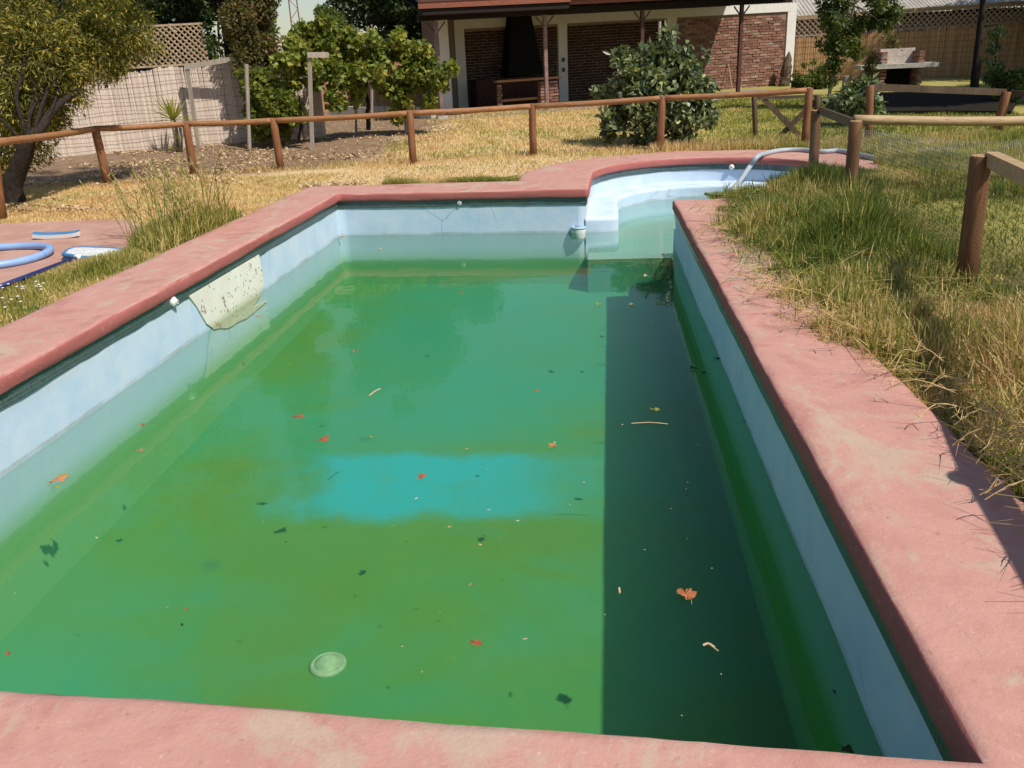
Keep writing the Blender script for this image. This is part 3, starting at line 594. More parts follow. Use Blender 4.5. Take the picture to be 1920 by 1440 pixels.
# back enclosure of the shaded bed
bed_fence = thing('bed_fence', 'dark shaded plank fence with round posts round the shaded bed at right', 'fence', gnd(1628, 272))
b1 = gnd(1628, 272); t1 = at(1632, 160, b1.y); b2 = gnd(1868, 250); t2 = at(1888, 172, b2.y)
post(MB(), b1, t1, .06).build('post', MT['post'], bed_fence, True); post(MB(), b2, t2, .075).build('post', MT['post'], bed_fence, True)
mb = MB(); mb.beam(t1+Vector((.05, .04, -.03)), t2+Vector((0, .05, -.01)), .04, .11); mb.build('rail', MT['darkwood'], bed_fence)
mb = MB(); mb.beam(t2+Vector((.06, 0, -.03)), t2+Vector((1.2, -1.6, -.05)), .04, .10); mb.build('rail', MT['darkwood'], bed_fence)
b3 = gnd(1540, 262); 
bp_ = [gnd(*q_) for q_ in ((1642, 179), (1760, 177), (1872, 178), (1905, 196), (1895, 216), (1770, 214), (1655, 215), (1640, 197))]; mb = MB(); mb.add([p+Vector((0, 0, .075)) for p in bp_]+[p+Vector((0, 0, -.1)) for p in bp_], [tuple(range(8))[::-1]]+[(i, (i+1) % 8, 8+(i+1) % 8, 8+i) for i in range(8)]); struct(mb.build('bed_shade_patch', plain('shade_black_soil', (.018, .015, .010), .95, .1, .4, 12, 1.0)))  # black slab: tree shade on the bed ground painted as dark soil
# lichen covered x-braced gate
gt = thing('braced_gate', 'dark lichen covered wooden gate with crossed braces beyond the pool', 'gate', gnd(1417, 268))
g0 = gnd(1417, 266); ty = g0.y
mb = MB(); post(mb, g0, at(1414, 181, ty), .045).build('gate_post', MT['darkwood'], gt, True); mb = MB(); post(mb, gnd(1531, 262), at(1533, 178, gnd(1531, 262).y), .05).build('gate_post', MT['darkwood'], gt, True)
for a, b in (((1418, 184), (1532, 180)),): mb = MB(); mb.beam(at(*a, ty), at(*b, ty), .05, .06, up=(0, 1, 0)); mb.build('top_bar', MT['darkwood'], gt)
for i, (a, b) in enumerate((((1432, 186), (1512, 268)), ((1528, 190), (1452, 266)))): mb = MB(); mb.beam(at(*a, ty+.04*i), at(*b, ty+.04*i), .085, .04, up=(0, 1, 0)); mb.build('brace', MT['darkwood'], gt)

# ------------------------------------------------------------------ reed fences with lattice
def reed_panel(a, b, h, name, m, parent, mb_w=None, nrow=9, off=0):
    a = Vector(a); b = Vector(b); L = (b-a).length; d = (b-a).normalized(); nr = Vector((d.y, -d.x, 0)); nr = nr if nr.y < 0 else -nr
    nn_ = int(L/.022); P_ = []; R__ = []
    hs = h + (vn(np.arange(nn_)*.022, np.zeros(nn_)+off, .6)-.5)*.16 + (vn(np.arange(nn_)*.022, np.zeros(nn_)+off, .05)-.5)*.07
    lv = [0, .13, .25, .37, .5, .62, .74, .86, 1]
    V_ = []
    for i in range(nn_):
        u = (i+.5)*.022; ln = random.gauss(0, .012); w_ = .013+random.random()*.008; dp = random.random()*.012; rr = random.random()
        base = a+d*u; prev = None
        p0 = base+nr*dp; p1 = base+d*ln+nr*(dp+random.uniform(-.003, .004))
        z0 = base.z-.05; z1 = base.z+hs[i]
        V_.append([(p0.x-d.x*w_, p0.y-d.y*w_, z0), (p0.x+nr.x*.012, p0.y+nr.y*.012, z0), (p0.x+d.x*w_, p0.y+d.y*w_, z0), (p1.x-d.x*w_, p1.y-d.y*w_, z1), (p1.x+nr.x*.012, p1.y+nr.y*.012, z1-.01), (p1.x+d.x*w_, p1.y+d.y*w_, z1+.01)]); R__.append(rr)
    o = npmesh(name, np.array(V_), [(0, 1, 4, 3), (1, 2, 5, 4)], np.array(R__), m, parent)
    wb = MB()
    for r_ in range(nrow):
        z = h*(r_+.55)/nrow; pts = [a+d*u+nr*.060+Vector((0, 0, z+.05*(float(vn(u, r_*9.3+off, .9))-.5)+.02*math.sin(u*2.2+r_))) for u in np.arange(0, L, .18)]; wb.tube(pts, .004, 4, cap=False)
    wb.build('binding_wire', MT['wire'], parent)
    bk = MB(); bk.beam(a+Vector((0, 0, h*.46))-nr*.03, b+Vector((0, 0, h*.46))-nr*.03, .02, h*.92); bk.build('backing', m, parent)
    return o
def lattice(a, b, z0, z1, name, m, parent, pitch=.085, w_=.028):
    a = Vector(a); b = Vector(b); L = (b-a).length; d = (b-a).normalized(); H_ = z1-z0; mb = MB(); nr = Vector((-d.y, d.x, 0))
    for s_ in (1, -1):
        u = -H_
        while u < L:
            ua, za, ub, zb = (u, 0, u+H_, H_) if s_ > 0 else (u+H_, 0, u, H_)
            lo, hi = min(ua, ub), max(ua, ub); c0, c1 = max(lo, 0), min(hi, L)
            if c1 > c0:
                f = lambda uu: (za+(zb-za)*((uu-ua)/(ub-ua)))
                A_ = a+d*c0+Vector((0, 0, z0+f(c0)-a.z))+nr*(.008*s_); B_ = a+d*c1+Vector((0, 0, z0+f(c1)-a.z))+nr*(.008*s_)
                mb.beam(A_, B_, .008, w_, up=tuple(Vector((0, 0, 1)).cross(nr).cross(nr)) if 0 else (0, 0, 1))
            u += pitch*1.414*1.0
    for z in (z0, z1): mb.beam(a+Vector((0, 0, z-a.z)), b+Vector((0, 0, z-a.z)), .035, .04)
    return mb.build(name, m, parent)
lf = thing('reed_fence', 'tall sun bleached reed screen fence with wavy binding wires and lattice above at left', 'fence', gnd(250, 278))
L0 = gnd(75, 298); L1 = gnd(450, 268); L2 = gnd(612, 257); Lm = L0+(L0-L1)*.9; L3 = L2+(L2-L1)*.9
L0.z = L1.z = L2.z = Lm.z = L3.z = .10; L1.z = float(gz(0, L1.y)); L2.z = float(gz(0, L2.y)); L3.z = float(gz(0, L3.y))
HR = at(300, 129, (L0.y+L1.y)/2).z-.14; LT = at(300, 52, (L0.y+L1.y)/2).z-.14
reed_panel(Lm, L0, HR, 'reed_panel', MT['reed'], lf, off=1); reed_panel(L0, L1, HR, 'reed_panel', MT['reed'], lf, off=2); reed_panel(L1, L2, HR*.97, 'reed_panel', MT['reed'], lf, off=3); 
g0_ = at(600, 210, 26.5); g1_ = at(860, 210, 27.2); g0_.z = g1_.z = .38; back = thing('reed_fence', 'orange brown reed screen seen through the gaps below the grape vine', 'fence', tuple(g0_)); reed_panel(g0_, g1_, 1.85, 'reed_panel', MT['reedgold'], back, off=4)
q0 = L0+(L1-L0)*-.1; q1 = L0+(L1-L0)*.90; off_ = Vector((-.03, .12, 0))
lattice(q0+off_, q1+off_, .14+HR, .14+LT, 'lattice_panel', MT['lattice'], lf)
for f_ in (-.1, .27, .78, .90): p = L0+(L1-L0)*f_+Vector((-.03, .18, 0)); mb = MB(); mb.beam(p, p+Vector((0, 0, LT+.10)), .07, .07); mb.build('post', MT['oldwood'], lf)

# ================================================================== house with brick wall and open porch
PL = Vector((-3.79, 25.7, .29)); PR = Vector((6.22, 29.8, .46)); UD = (PR-PL).normalized(); UN = Vector((UD.y, -UD.x, 0)).normalized()
def HP(u, d, z): return PL+UD*u+UN*d+Vector((0, 0, z))
def hp_(px, py, d):
    r_ = Vector(ray(px, py)); o_ = Vector((0, 0, CH)); Pd = PL+UN*d; t = (Pd-o_).dot(UN)/r_.dot(UN); X_ = o_+r_*t; u = (X_-Pd).dot(Vector((UD.x, UD.y, 0)))/Vector((UD.x, UD.y, 0)).length_squared
    return u, X_.z-(PL.z+UD.z*u)
def U_(px, py, d=0): return hp_(px, py, d)[0]
def hbox(mb_, u0, u1, d0, d1, z0, z1, mi=0):
    P = [HP(u, d, z) for z in (z0, z1) for d in (d0, d1) for u in (u0, u1)]
    return mb_.add(P, [(0, 2, 3, 1), (4, 5, 7, 6), (0, 1, 5, 4), (2, 6, 7, 3), (0, 4, 6, 2), (1, 3, 7, 5)], mi)
house = thing('brick_outbuilding', 'brick outbuilding with white framed panels and a dark open porch on steel posts', 'building', tuple(PL))
uA0, uA1 = U_(853, 90), U_(871, 90); uB0, uB1 = U_(1046, 90), U_(1063, 90); uC0, uC1 = U_(1249, 90), U_(1267, 90); uD0, uD1 = U_(1472, 90), U_(1488, 90)
print('bays', [round(x, 2) for x in (uA0, uB0, uC0, uD0, uD1)])
ZB, ZT = 2.22, 2.46
def bricks(mb_, u0, u1, z0, z1, d=0.0, bl=.27, bh=.062, gap=.017, dep=.05):
    z = z0; row = 0
    while z+bh <= z1+.01:
        u = u0 - (bl*.5 if row % 2 else 0)+random.uniform(-.02, .02)
        while u < u1:
            a_ = max(u, u0); b_ = min(u+bl*random.uniform(.93, 1.04), u1)
            if b_-a_ > .05:
                j_ = lambda s=.008: random.uniform(-s, s); pr_ = d+random.uniform(-.006, .022)
                P = [HP(uu+j_(), dd+j_(.005), zz_+j_(.006)) for zz_ in (z, z+bh) for dd in (d-dep, pr_) for uu in (a_+.003, b_-gap)]
                mb_.add(P, [(0, 2, 3, 1), (4, 5, 7, 6), (0, 1, 5, 4), (2, 6, 7, 3), (0, 4, 6, 2), (1, 3, 7, 5)], 0, random.random()**1.3)
            u = b_+.0
        z += bh+gap; row += 1
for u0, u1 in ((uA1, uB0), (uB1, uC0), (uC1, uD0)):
    mb = MB(); bricks(mb, u0+.02, u1-.02, .02, ZB-.02); wl = mb.build('brick_panel', MT['brick' if u0 == uC1 else 'shadesootbrick'], house)  # bays under the roof get brick with the porch shade in its colour
mb = MB(); hbox(mb, uA0-.1, uD1-.03, -.30, -.012, -.3, ZT-.03); mb.build('wall', MT['mortar'], house)
mb = MB(); hbox(mb, uA0, uD1, -.27, .045, ZB, ZT)
mb.build('white_beam', MT['white'], house)
for u0, u1 in ((uA0, uA1), (uB0, uB1), (uC0, uC1), (uD0, uD1)):
    mb = MB(); hbox(mb, u0, u1, -.27, .042, -.3, ZB); o = mb.build('pilaster', MT['white'], house)
    if u0 == uB0:
        for py in (112, 131): 
            _, z = hp_(1055, py, 0); c_ = (u0+u1)/2; mk = MB(); hbox(mk, c_-.04, c_+.04, .044, .075, z-.055, z+.055); mk.build('switch_box', plain('dark_switch', (.08, .06, .05), .5), o)
ua, _ = hp_(822, 90, 1.3); ub, _ = hp_(842, 90, 1.3); mb = MB(); hbox(mb, ua, ub, 1.05, 1.3, -.2, 2.6); mb.build('pilaster', MT['white'], house)
mb = MB(); hbox(mb, ua-.1, ua-.0, -.2, 1.28, -.2, 2.55); hbox(mb, ub+.02, uA0-.0, -.25, .0, -.2, 2.5); mb.build('wall', MT['mortar'], house)
# porch floor, posts, beams, roofs
uE = U_(1376, 15); DP = 2.8
mb = MB(); hbox(mb, ua-.6, uE+.4, .0, 3.25, -.35, .03); mb.build('porch_floor', plain('worn_porch_floor', (.26, .22, .19), .8, .2), house)
for k_, (px, pt, pxb, mt_) in enumerate(((817, 45, 828, 'steelpale'), (1021, 40, 1028, 'steelpale'), (1204, 25, 1207, 'steel'), (1391, 12, 1384, 'steel'))):
    u, zt = hp_(px, pt, DP); mb = MB(); hbox(mb, u-.045, u+.045, DP-.045, DP+.045, -.1, 2.36); o = mb.build('porch_post', MT[mt_], house)
    mk = MB(); hbox(mk, u-.13, u+.13, DP-.13, DP+.13, -.3, .10 if k_ == 0 else .02); mk.build('post_footing', MT['concrete'], o)
    for sg in (-1, 1):
        mk = MB(); mk.beam(HP(u+sg*.04, DP, 2.10), HP(u+sg*.24, DP, 2.33), .03, .03); mk.build('bracket', MT['darkwood'], o)
uL = U_(790, 25, 3.3)
black = plain('tarred_timber', (.020, .014, .012), .8, .2)
mb = MB(); hbox(mb, uL, uE+.12, DP-.07, DP+.07, 2.36, 2.52); mb.build('porch_beam', black, house)
for u in np.arange(U_(1075, 20, 3.2), uE, .62):
    mb = MB(); hbox(mb, u-.035, u+.035, .0, 3.16, 2.522, 2.64); mb.build('rafter', black, house)
    mk = MB()
def corr(mb_, u0, u1, d0, z0, d1, z1, pitch=.105, amp=.022, th=.006):
    nn_ = int((u1-u0)/(pitch/6)); us = np.linspace(u0, u1, nn_); vs = []
    for dd, zz_ in ((d0, z0), (d1, z1)):
        for u in us: vs.append(HP(u, dd, zz_+amp*math.sin(2*math.pi*u/pitch)))
    for dd, zz_ in ((d0, z0), (d1, z1)):
        for u in us: vs.append(HP(u, dd, zz_-th+amp*math.sin(2*math.pi*u/pitch)))
    N_ = nn_; fs = [(i, i+1, N_+i+1, N_+i) for i in range(N_-1)]+[(2*N_+i, 3*N_+i, 3*N_+i+1, 2*N_+i+1) for i in range(N_-1)]+[(i, 2*N_+i, 2*N_+i+1, i+1) for i in range(N_-1)]
    mb_.add(vs, fs)
uM = U_(1064, 10, 3.3)
mb = MB(); corr(mb, uM, uE, 3.34, 2.70, -.4, 3.45); mb.build('corrugated_roof', MT['zinc'], house)
mb = MB(); hbox(mb, uM, uE, 3.18, 3.20, 2.55, 2.66); mb.build('fascia_board', MT['redboard'], house)
mb = MB(); hbox(mb, uL-.1, uM+.02, 3.44, 3.48, 2.60, 2.76); mb.build('fascia_board', MT['redboard'], house)
mb = MB(); P = [HP(uL-.1, 3.5, 2.79), HP(uM+.05, 3.5, 2.79), HP(uM+.05, -.4, 3.62), HP(uL-.1, -.4, 3.62)]; mb.add(P+[p-Vector((0, 0, .05)) for p in P], [(0, 1, 2, 3), (7, 6, 5, 4), (0, 4, 5, 1), (1, 5, 6, 2), (3, 2, 6, 7), (0, 3, 7, 4)]); mb.build('plank_roof', MT['steel'], house)
mb = MB(); hbox(mb, uL, uM, 2.9, 3.43, 2.46, 2.60); mb.build('rafter', black, house)
mb = MB(); hbox(mb, uA0-.1, uE-.1, -.29, -.03, ZT+.002, 3.1); mb.build('gable_board', black, house)
P = [HP(uL-.1, 3.2, 2.66), HP(uE-.02, 3.2, 2.66), HP(uE-.02, -.2, 3.3), HP(uL-.1, -.2, 3.3)]; mb = MB(); mb.add(P+[p-Vector((0, 0, .02)) for p in P], [(0, 1, 2, 3), (7, 6, 5, 4), (0, 4, 5, 1), (1, 5, 6, 2), (3, 2, 6, 7), (0, 3, 7, 4)]); mb.build('bounce_cut_ceiling', black, house)  # unseen dark ceiling, added to cut light bouncing off the zinc roof
# chimney breast and hearth inside the porch
u0, u1 = U_(938, 120), U_(1003, 120); mb = MB()
v_ = [HP(u0, .0, .9), HP(u1, .0, .9), HP(u1, .75, .9), HP(u0, .75, .9), HP((u0+u1)/2-.22, 0, 3.0), HP((u0+u1)/2+.22, 0, 3.0), HP((u0+u1)/2+.22, .4, 3.0), HP((u0+u1)/2-.22, .4, 3.0)]
mb.add(v_, [(3, 2, 1, 0), (4, 5, 6, 7), (0, 1, 5, 4), (1, 2, 6, 5), (2, 3, 7, 6), (3, 0, 4, 7)]); mb.build('chimney_hood', MT['black'], house)
mb = MB(); hbox(mb, uA1+.1, uB0-.35, .05, .72, .03, .86); mb.build('hearth', MT['shadesootbrick'], house)
# counter with brick pier in the porch
u, z = hp_(1040, 146, 1.9); uc0 = U_(929, 150, 1.9); uc1 = U_(1049, 146, 1.9)
ct = thing('porch_counter', 'long plank counter on a brick pier inside the dark porch', 'counter', tuple(HP(u, 1.9, .03)))
mb = MB(); hbox(mb, uc0, uc1, 1.70, 2.05, z-.02, z+.035); mb.build('counter_top', MT['ochre'], ct)
mb = MB(); bricks(mb, U_(1012, 160, 1.95), U_(1047, 160, 1.95), .035, z-.03, 2.0, dep=.25); mb.build('brick_pier', MT['brick'], ct)
mb = MB(); bricks(mb, uc0+.02, uc0+.16, .035, z-.03, 2.0, dep=.12, bl=.14); mb.build('leg', MT['brick'], ct)
mb = MB(); hbox(mb, uc0+.2, uc1-.6, 1.72, 1.80, .28, .34); mb.build('stretcher', MT['ochre'], ct)
# leaning stick and thin metal pole in front of the wall
a = HP(U_(1372, 165, .5), .55, .02); b = HP(U_(1367, 120, .1), .06, hp_(1367, 120, .06)[1]); mb = MB(); mb.tube([a, b], .014, 6); tag(mb.build('wooden_stick', MT['postpale']), 'thin pale stick leaning against the sunlit brick wall', 'stick')
p = gnd(1240, 262); p = Vector((p.x, 18.2, float(gz(0, 18.2)))); pt = at(1237, 40, 18.2); mb = MB(); mb.tube([(pt.x, 18.2, p.z), pt], .028, 8); tag(mb.build('pale_pole', MT['oldwood']), 'thin pale upright pole standing behind the broad leaved bush', 'pole')
# weathered stump-like trunk at the white corner
a = HP(U_(1470, 165, .5), .45, -.05); b = HP(U_(1480, 97, .4), .40, hp_(1480, 97, .4)[1]); mb = MB(); mb.tube(smooth_path([a, a+(b-a)*.3+Vector((.02, 0, 0)), a+(b-a)*.7, b], 4), [.20, .19, .185, .18, .17, .165, .16, .15, .13, .11, .08, .05, .02][:13], 10, lump=.15); tag(mb.build('dead_trunk', MT['darkwood'], None), 'dark pointed dead trunk leaning on the white corner of the brick wall', 'dead trunk')

# ------------------------------------------------------------------ right reed fence, shed
rf = thing('reed_fence', 'golden brown reed screen fence topped with diamond lattice at the far right', 'fence', (7.5, 31, .5))
a = at(1488, 150, 31.0); b = at(2050, 150, 30.0); a.z = .40; b.z = .52
HR2 = at(1560, 66, 31).z-.40; LT2 = at(1560, 33, 31).z-.40
reed_panel(a, b, HR2, 'reed_panel', MT['reedgold'], rf, off=7); reed_panel(b, b+Vector((.6, -14, 0)), HR2, 'reed_panel', MT['reedgold'], rf, off=8)
lattice(a+Vector((0, .1, 0)), b+Vector((0, .1, 0)), a.z+HR2+.02, a.z+LT2, 'lattice_panel', MT['lattice'], rf, pitch=.12, w_=.03)
mb = MB(); mb.beam(a+Vector((0, .16, LT2+.06)), b+Vector((0, .16, LT2+.06)), .09, .09); mb.build('rail', MT['postpale'], rf)
sh = thing('tin_shed', 'shed with a pale corrugated tin roof behind the golden reed fence', 'shed', (10, 36, .5))
PLs, UDs, UNs = PL, UD, UN
PL = Vector((a.x-.4, 33.0, .5)); UD = Vector((1, -.02, 0)).normalized(); UN = Vector((UD.y, -UD.x, 0))
ZE = at(1600, 27, 32.7).z-.5; mb = MB(); corr(mb, 0, 12, .3, ZE, -6, ZE+1.9, .13, .02); mb.build('corrugated_roof', MT['zinc'], sh)
mb = MB(); hbox(mb, .1, 11.9, -5.8, .0, -.5, ZE-.14); mb.build('wall', MT['mortar'], sh); mb = MB(); hbox(mb, 0, 12, .2, .25, ZE-.16, ZE-.04); mb.build('gutter', black, sh)
PL, UD, UN = PLs, UDs, UNs

# ------------------------------------------------------------------ brick barbecue
c = gnd(1692, 170); Yb = c.y; sc_ = Yb/1600
bb = thing('brick_barbecue', 'brick barbecue with a thick concrete slab and whitewashed back in front of the reed fence', 'barbecue', tuple(c))
PL = Vector((at(1612, 150, Yb).x, Yb, c.z)); UD = Vector((1, 0, 0)); UN = Vector((0, -1, 0)); Zs = at(1690, 124, Yb).z-c.z; Zt = at(1690, 92, Yb).z-c.z; uu = lambda px: at(px, 124, Yb).x-PL.x
for p0, p1 in ((1652, 1664), (1721, 1733)):
    mb = MB(); bricks(mb, uu(p0), uu(p1), .0, Zs-.06, .0, bl=.3, bh=.065, dep=.7); bricks(mb, uu(p0), uu(p1), Zs+.07, Zt, .0, bl=.3, bh=.065, dep=.6); mb.build('brick_pier', MT['brick'], bb)
mb = MB(); hbox(mb, uu(1612), uu(1757), -.62, .12, Zs-.05, Zs+.065); mb.build('slab', MT['concrete'], bb)
mb = MB(); hbox(mb, uu(1660), uu(1726), -.72, -.55, Zs+.066, Zt+.02); mb.build('back_wall', plain('limewashed_brick', (.52, .44, .39), .9, .1, .2, 14, .6), bb); mb = MB(); hbox(mb, uu(1660), uu(1726), -.72, -.6, -.1, Zs-.052); mb.build('rear_panel', MT['black'], bb)
mb = MB(); bricks(mb, uu(1640), uu(1652)-.02, .0, Zt-.02, -.35, bl=.3, bh=.065, dep=.3); mb.build('side_wall', MT['brick'], bb)
PL, UD, UN = PLs, UDs, UNs
# stump, low planter wall, clothes line
c = gnd(1586, 172); mb = MB(); mb.tube([c-Vector((0, 0, .1)), c+Vector((0, 0, .25)), at(1587, 142, c.y)], [.14, .12, .115], 12, lump=.06); tag(mb.build('tree_stump', MT['barkgrey'], None), 'short grey upright stump standing between the small tree and the barbecue', 'stump')
a = gnd(622, 219); b = gnd(815, 221); mb = MB()
for i in range(7): 
    p0 = a+(b-a)*(i/7); p1 = a+(b-a)*((i+.96)/7); mb.beam(p0+Vector((0, 0, .12)), p1+Vector((0, 0, .12)), .22, .30+random.uniform(-.02, .03))
tag(mb.build('planter_wall', MT['concrete']), 'low grey block edging wall under the grape vine', 'garden wall')
def tpost(b, t, arm0, arm1, lab, g=None):
    B_ = gnd(*b); T_ = at(*t, B_.y); th_ = thing('clothesline_post', lab, 'clothesline post', tuple(B_))
    mb = MB(); mb.beam(B_-Vector((0, 0, .1)), T_, .065, .065, up=(0, 1, 0)); mb.build('upright', MT['oldwood'], th_)
    mb = MB(); mb.beam(at(*arm0[:2], B_.y+arm0[2]), at(*arm1[:2], B_.y+arm1[2]), .08, .10); mb.build('crossarm', MT['oldwood'], th_); return T_
tpost((372, 277), (350, 124), (346, 126, -.02), (452, 108, .3), 'whitish clothesline post with a long crossarm in front of the bleached reed fence')
tpost((585, 280), (580, 100), (576, 103, -.05), (616, 103, .1), 'pale clothesline post with a short crossarm in front of the grape vine')
pts = [at(392, 115, 20.0), at(430, 121, 19.6), at(480, 123, 19.2), at(520, 120, 18.9), at(562, 108, 18.4)]
mb = MB(); mb.tube(smooth_path(pts, 5), .022, 6); tag(mb.build('clothesline_rope', MT['postpale'], None, True), 'sagging brown branch-like line strung between the two clothesline posts', 'clothesline')
# distant lattice mast in the gap of sky
m0 = at(556, 60, 60); mb = MB(); X0, Z0 = m0.x, .5
for dx in (-.35, .35): mb.beam((X0+dx, 60, 0), (X0+dx*.5, 60, 13), .07, .07)
for k_ in range(20): z = .5+k_*.62; s_ = 1 if k_ % 2 else -1; f_ = .35-.175*z/13; mb.beam((X0-f_*s_, 60, z), (X0+f_*s_, 60, z+.62), .035, .035)
tag(mb.build('lattice_mast', MT['steelpale']), 'far off slender lattice mast seen in the gap of sky between trees', 'mast')
# round log lying at the foot of the reed fence
a = gnd(243, 279); b = gnd(312, 272); mb = MB(); mb.tube([a+Vector((0, 0, .07)), b+Vector((0, 0, .07))], .09, 10, lump=.06); tag(mb.build('fallen_log', MT['barkgrey']), 'grey round log lying at the foot of the bleached reed fence', 'log')
# ================================================================== plants
def leaves(name, clumps, n, ln, wd, m, parent, rb=(0, 1), droop=.3, shell=.5, flat=.9, rpow=1.0):
    """n leaf-sized folded faces spread through overlapping clumps (x, y, z, radius, tone)"""
    C = np.array([c[:3] for c in clumps]); Rr = np.array([c[3] for c in clumps]); tone = np.array([c[4] if len(c) > 4 else 0 for c in clumps])
    wts = Rr**2; wts = wts/wts.sum(); k = RNG.choice(len(C), n, p=wts)
    d = RNG.normal(size=(n, 3)); d /= np.linalg.norm(d, axis=1)[:, None]
    r = RNG.random(n)**shell
    P = C[k] + d*(r*Rr[k])[:, None]*np.array([1, 1, flat])
    ax = d*.6 + RNG.normal(size=(n, 3))*.7; ax[:, 2] -= droop; ax /= np.linalg.norm(ax, axis=1)[:, None]
    nr = d*.5 + RNG.normal(size=(n, 3))*.6; nr[:, 2] += .5; sd_ = np.cross(ax, nr); sd_ /= np.linalg.norm(sd_, axis=1)[:, None]+1e-9; up = np.cross(sd_, ax)
    L = ln*RNG.uniform(.6, 1.3, n)[:, None]; W_ = wd*RNG.uniform(.7, 1.25, n)[:, None]
    V = np.stack([P, P+ax*L*.45+sd_*W_*.5+up*W_*.18, P+ax*L, P+ax*L*.45-sd_*W_*.5+up*W_*.18], 1)
    rn = np.clip(rb[0]+(rb[1]-rb[0])*RNG.random(n)**rpow + tone[k]+RNG.normal(size=n)*.04, 0, 1)
    return npmesh(name, V, [(0, 1, 2), (0, 2, 3)], rn, m, parent)
def branch(mb_, a, b, r0, r1, wob=.08, n=6):
    a = Vector(a); b = Vector(b); L = (b-a).length; pts = [a]
    for i in range(1, n): pts.append(a+(b-a)*(i/n)+Vector((random.gauss(0, wob*L*.3), random.gauss(0, wob*L*.3), random.gauss(0, wob*L*.2))))
    pts.append(b); pp = smooth_path(pts, 3); m_ = len(pp); mb_.tube(pp, [r0+(r1-r0)*(i/(m_-1)) for i in range(m_)], 8, lump=.08); return pts
def crown(c, R3, n, r0, r1, tone=.08, surf=.35, low=-1):
    out = []
    for _ in range(n):
        while True:
            d = np.random.default_rng(random.randrange(1 << 30)).normal(size=3); d /= np.linalg.norm(d)
            if d[2] > low: break
        r = random.random()**surf; k = 1+random.uniform(-.18, .14)
        out.append((c[0]+d[0]*r*R3[0]*k, c[1]+d[1]*r*R3[1]*k, c[2]+d[2]*r*R3[2]*k, random.uniform(r0, r1), random.uniform(-tone, tone)))
    return out
def limbs(mb_, base, clumps, every, r0, start=.3):
    for c in clumps[::every]:
        t = Vector(c[:3]); s_ = Vector(base); branch(mb_, s_+Vector((0, 0, (t.z-s_.z)*start*random.uniform(.3, 1))), t, r0*random.uniform(.4, .8), r0*.12, .06, 5)
def leafy(name, label, cat, base, trunk_pts, tr, clumps, n, ln, wd, m, bark, every=3, group=None, **kw):
    t = thing(name, label, cat, tuple(base), group); mb = MB(); pp = smooth_path(trunk_pts, 5); k = len(pp); mb.tube(pp, [tr*(1-.6*i/(k-1)) for i in range(k)], 10, lump=.07)
    limbs(mb, trunk_pts[-1], clumps, every, tr*.5, 0); mb.build('trunk', MT[bark], t, True); leaves('crown' if cat == 'tree' else 'foliage', clumps, n, ln, wd, m, t, **kw); return t

# --- big olive-leaved tree on the left
b = gnd(32, 384); t0 = at(45, 290, b.y); fork = at(52, 262, b.y)
tr = thing('willow_leaved_tree', 'leaning tree with small yellow green leaves behind the fence at far left', 'tree', tuple(b))
mb = MB(); mb.tube(smooth_path([b-Vector((0, 0, .1)), b+Vector((.0, .0, .25)), t0, fork], 5), [.17, .155, .145, .14, .135, .13, .125, .12, .12, .115, .115, .11, .11, .11, .10, .10], 12, lump=.06)
tips = [at(185, 128, 12.8), at(110, 60, 12.4), at(-10, 60, 12.0), at(-80, 150, 11.6), at(215, 40, 13.4), at(60, -60, 12.5), at(30, -160, 12.6), at(150, -120, 13.0)]
for i, q_ in enumerate(tips):
    pts = branch(mb, fork-Vector((0, 0, .1*(i % 2))), q_, .085 if i < 1 else .028, .010, .07, 6)
mb.build('trunk', MT['bark'], tr, True)
cl = []
def blob(px, py, Y, rpx, n, r0=.11, r1=.30, dz=.6, tone=.1):
    c = at(px, py, Y); R = rpx*Y/1600
    return crown((c.x, c.y, c.z), (R, max(.45, R*.8), R), n, r0, r1, tone, .45)
for px, py, Y, rp, n_ in ((40, 60, 12.2, 85, 26), (130, 50, 12.6, 75, 24), (215, 60, 13.2, 50, 14), (235, 25, 13.2, 40, 8), (20, 150, 11.9, 60, 18), (70, 180, 12.0, 55, 14), (110, 120, 12.5, 50, 12), (190, 105, 12.9, 48, 12), (40, 235, 11.9, 45, 10), (10, 280, 12.1, 30, 6), (60, 290, 12.1, 22, 4), (165, 60, 12.8, 50, 10), (100, -80, 12.6, 130, 34), (0, -120, 12.4, 150, 30), (230, -110, 13.2, 110, 20), (120, -260, 12.8, 150, 26), (-120, 60, 11.6, 120, 20), (-100, -200, 12, 160, 20), (70, 110, 12.0, 80, 22), (45, 215, 11.8, 40, 12), (25, 190, 11.8, 40, 12), (80, 200, 12.0, 30, 8), (20, 300, 11.9, 26, 6), (60, 230, 12.2, 45, 10), (130, 150, 12.4, 45, 10), (215, 90, 13.0, 45, 10), (300, -230, 13.6, 90, 12), (255, 95, 13.4, 28, 4)): cl += blob(px, py, Y, rp, n_)
leaves('crown', cl, 66000, .085, .022, MT['leaf_olive'], tr, (0, .9), droop=.55, shell=.55)
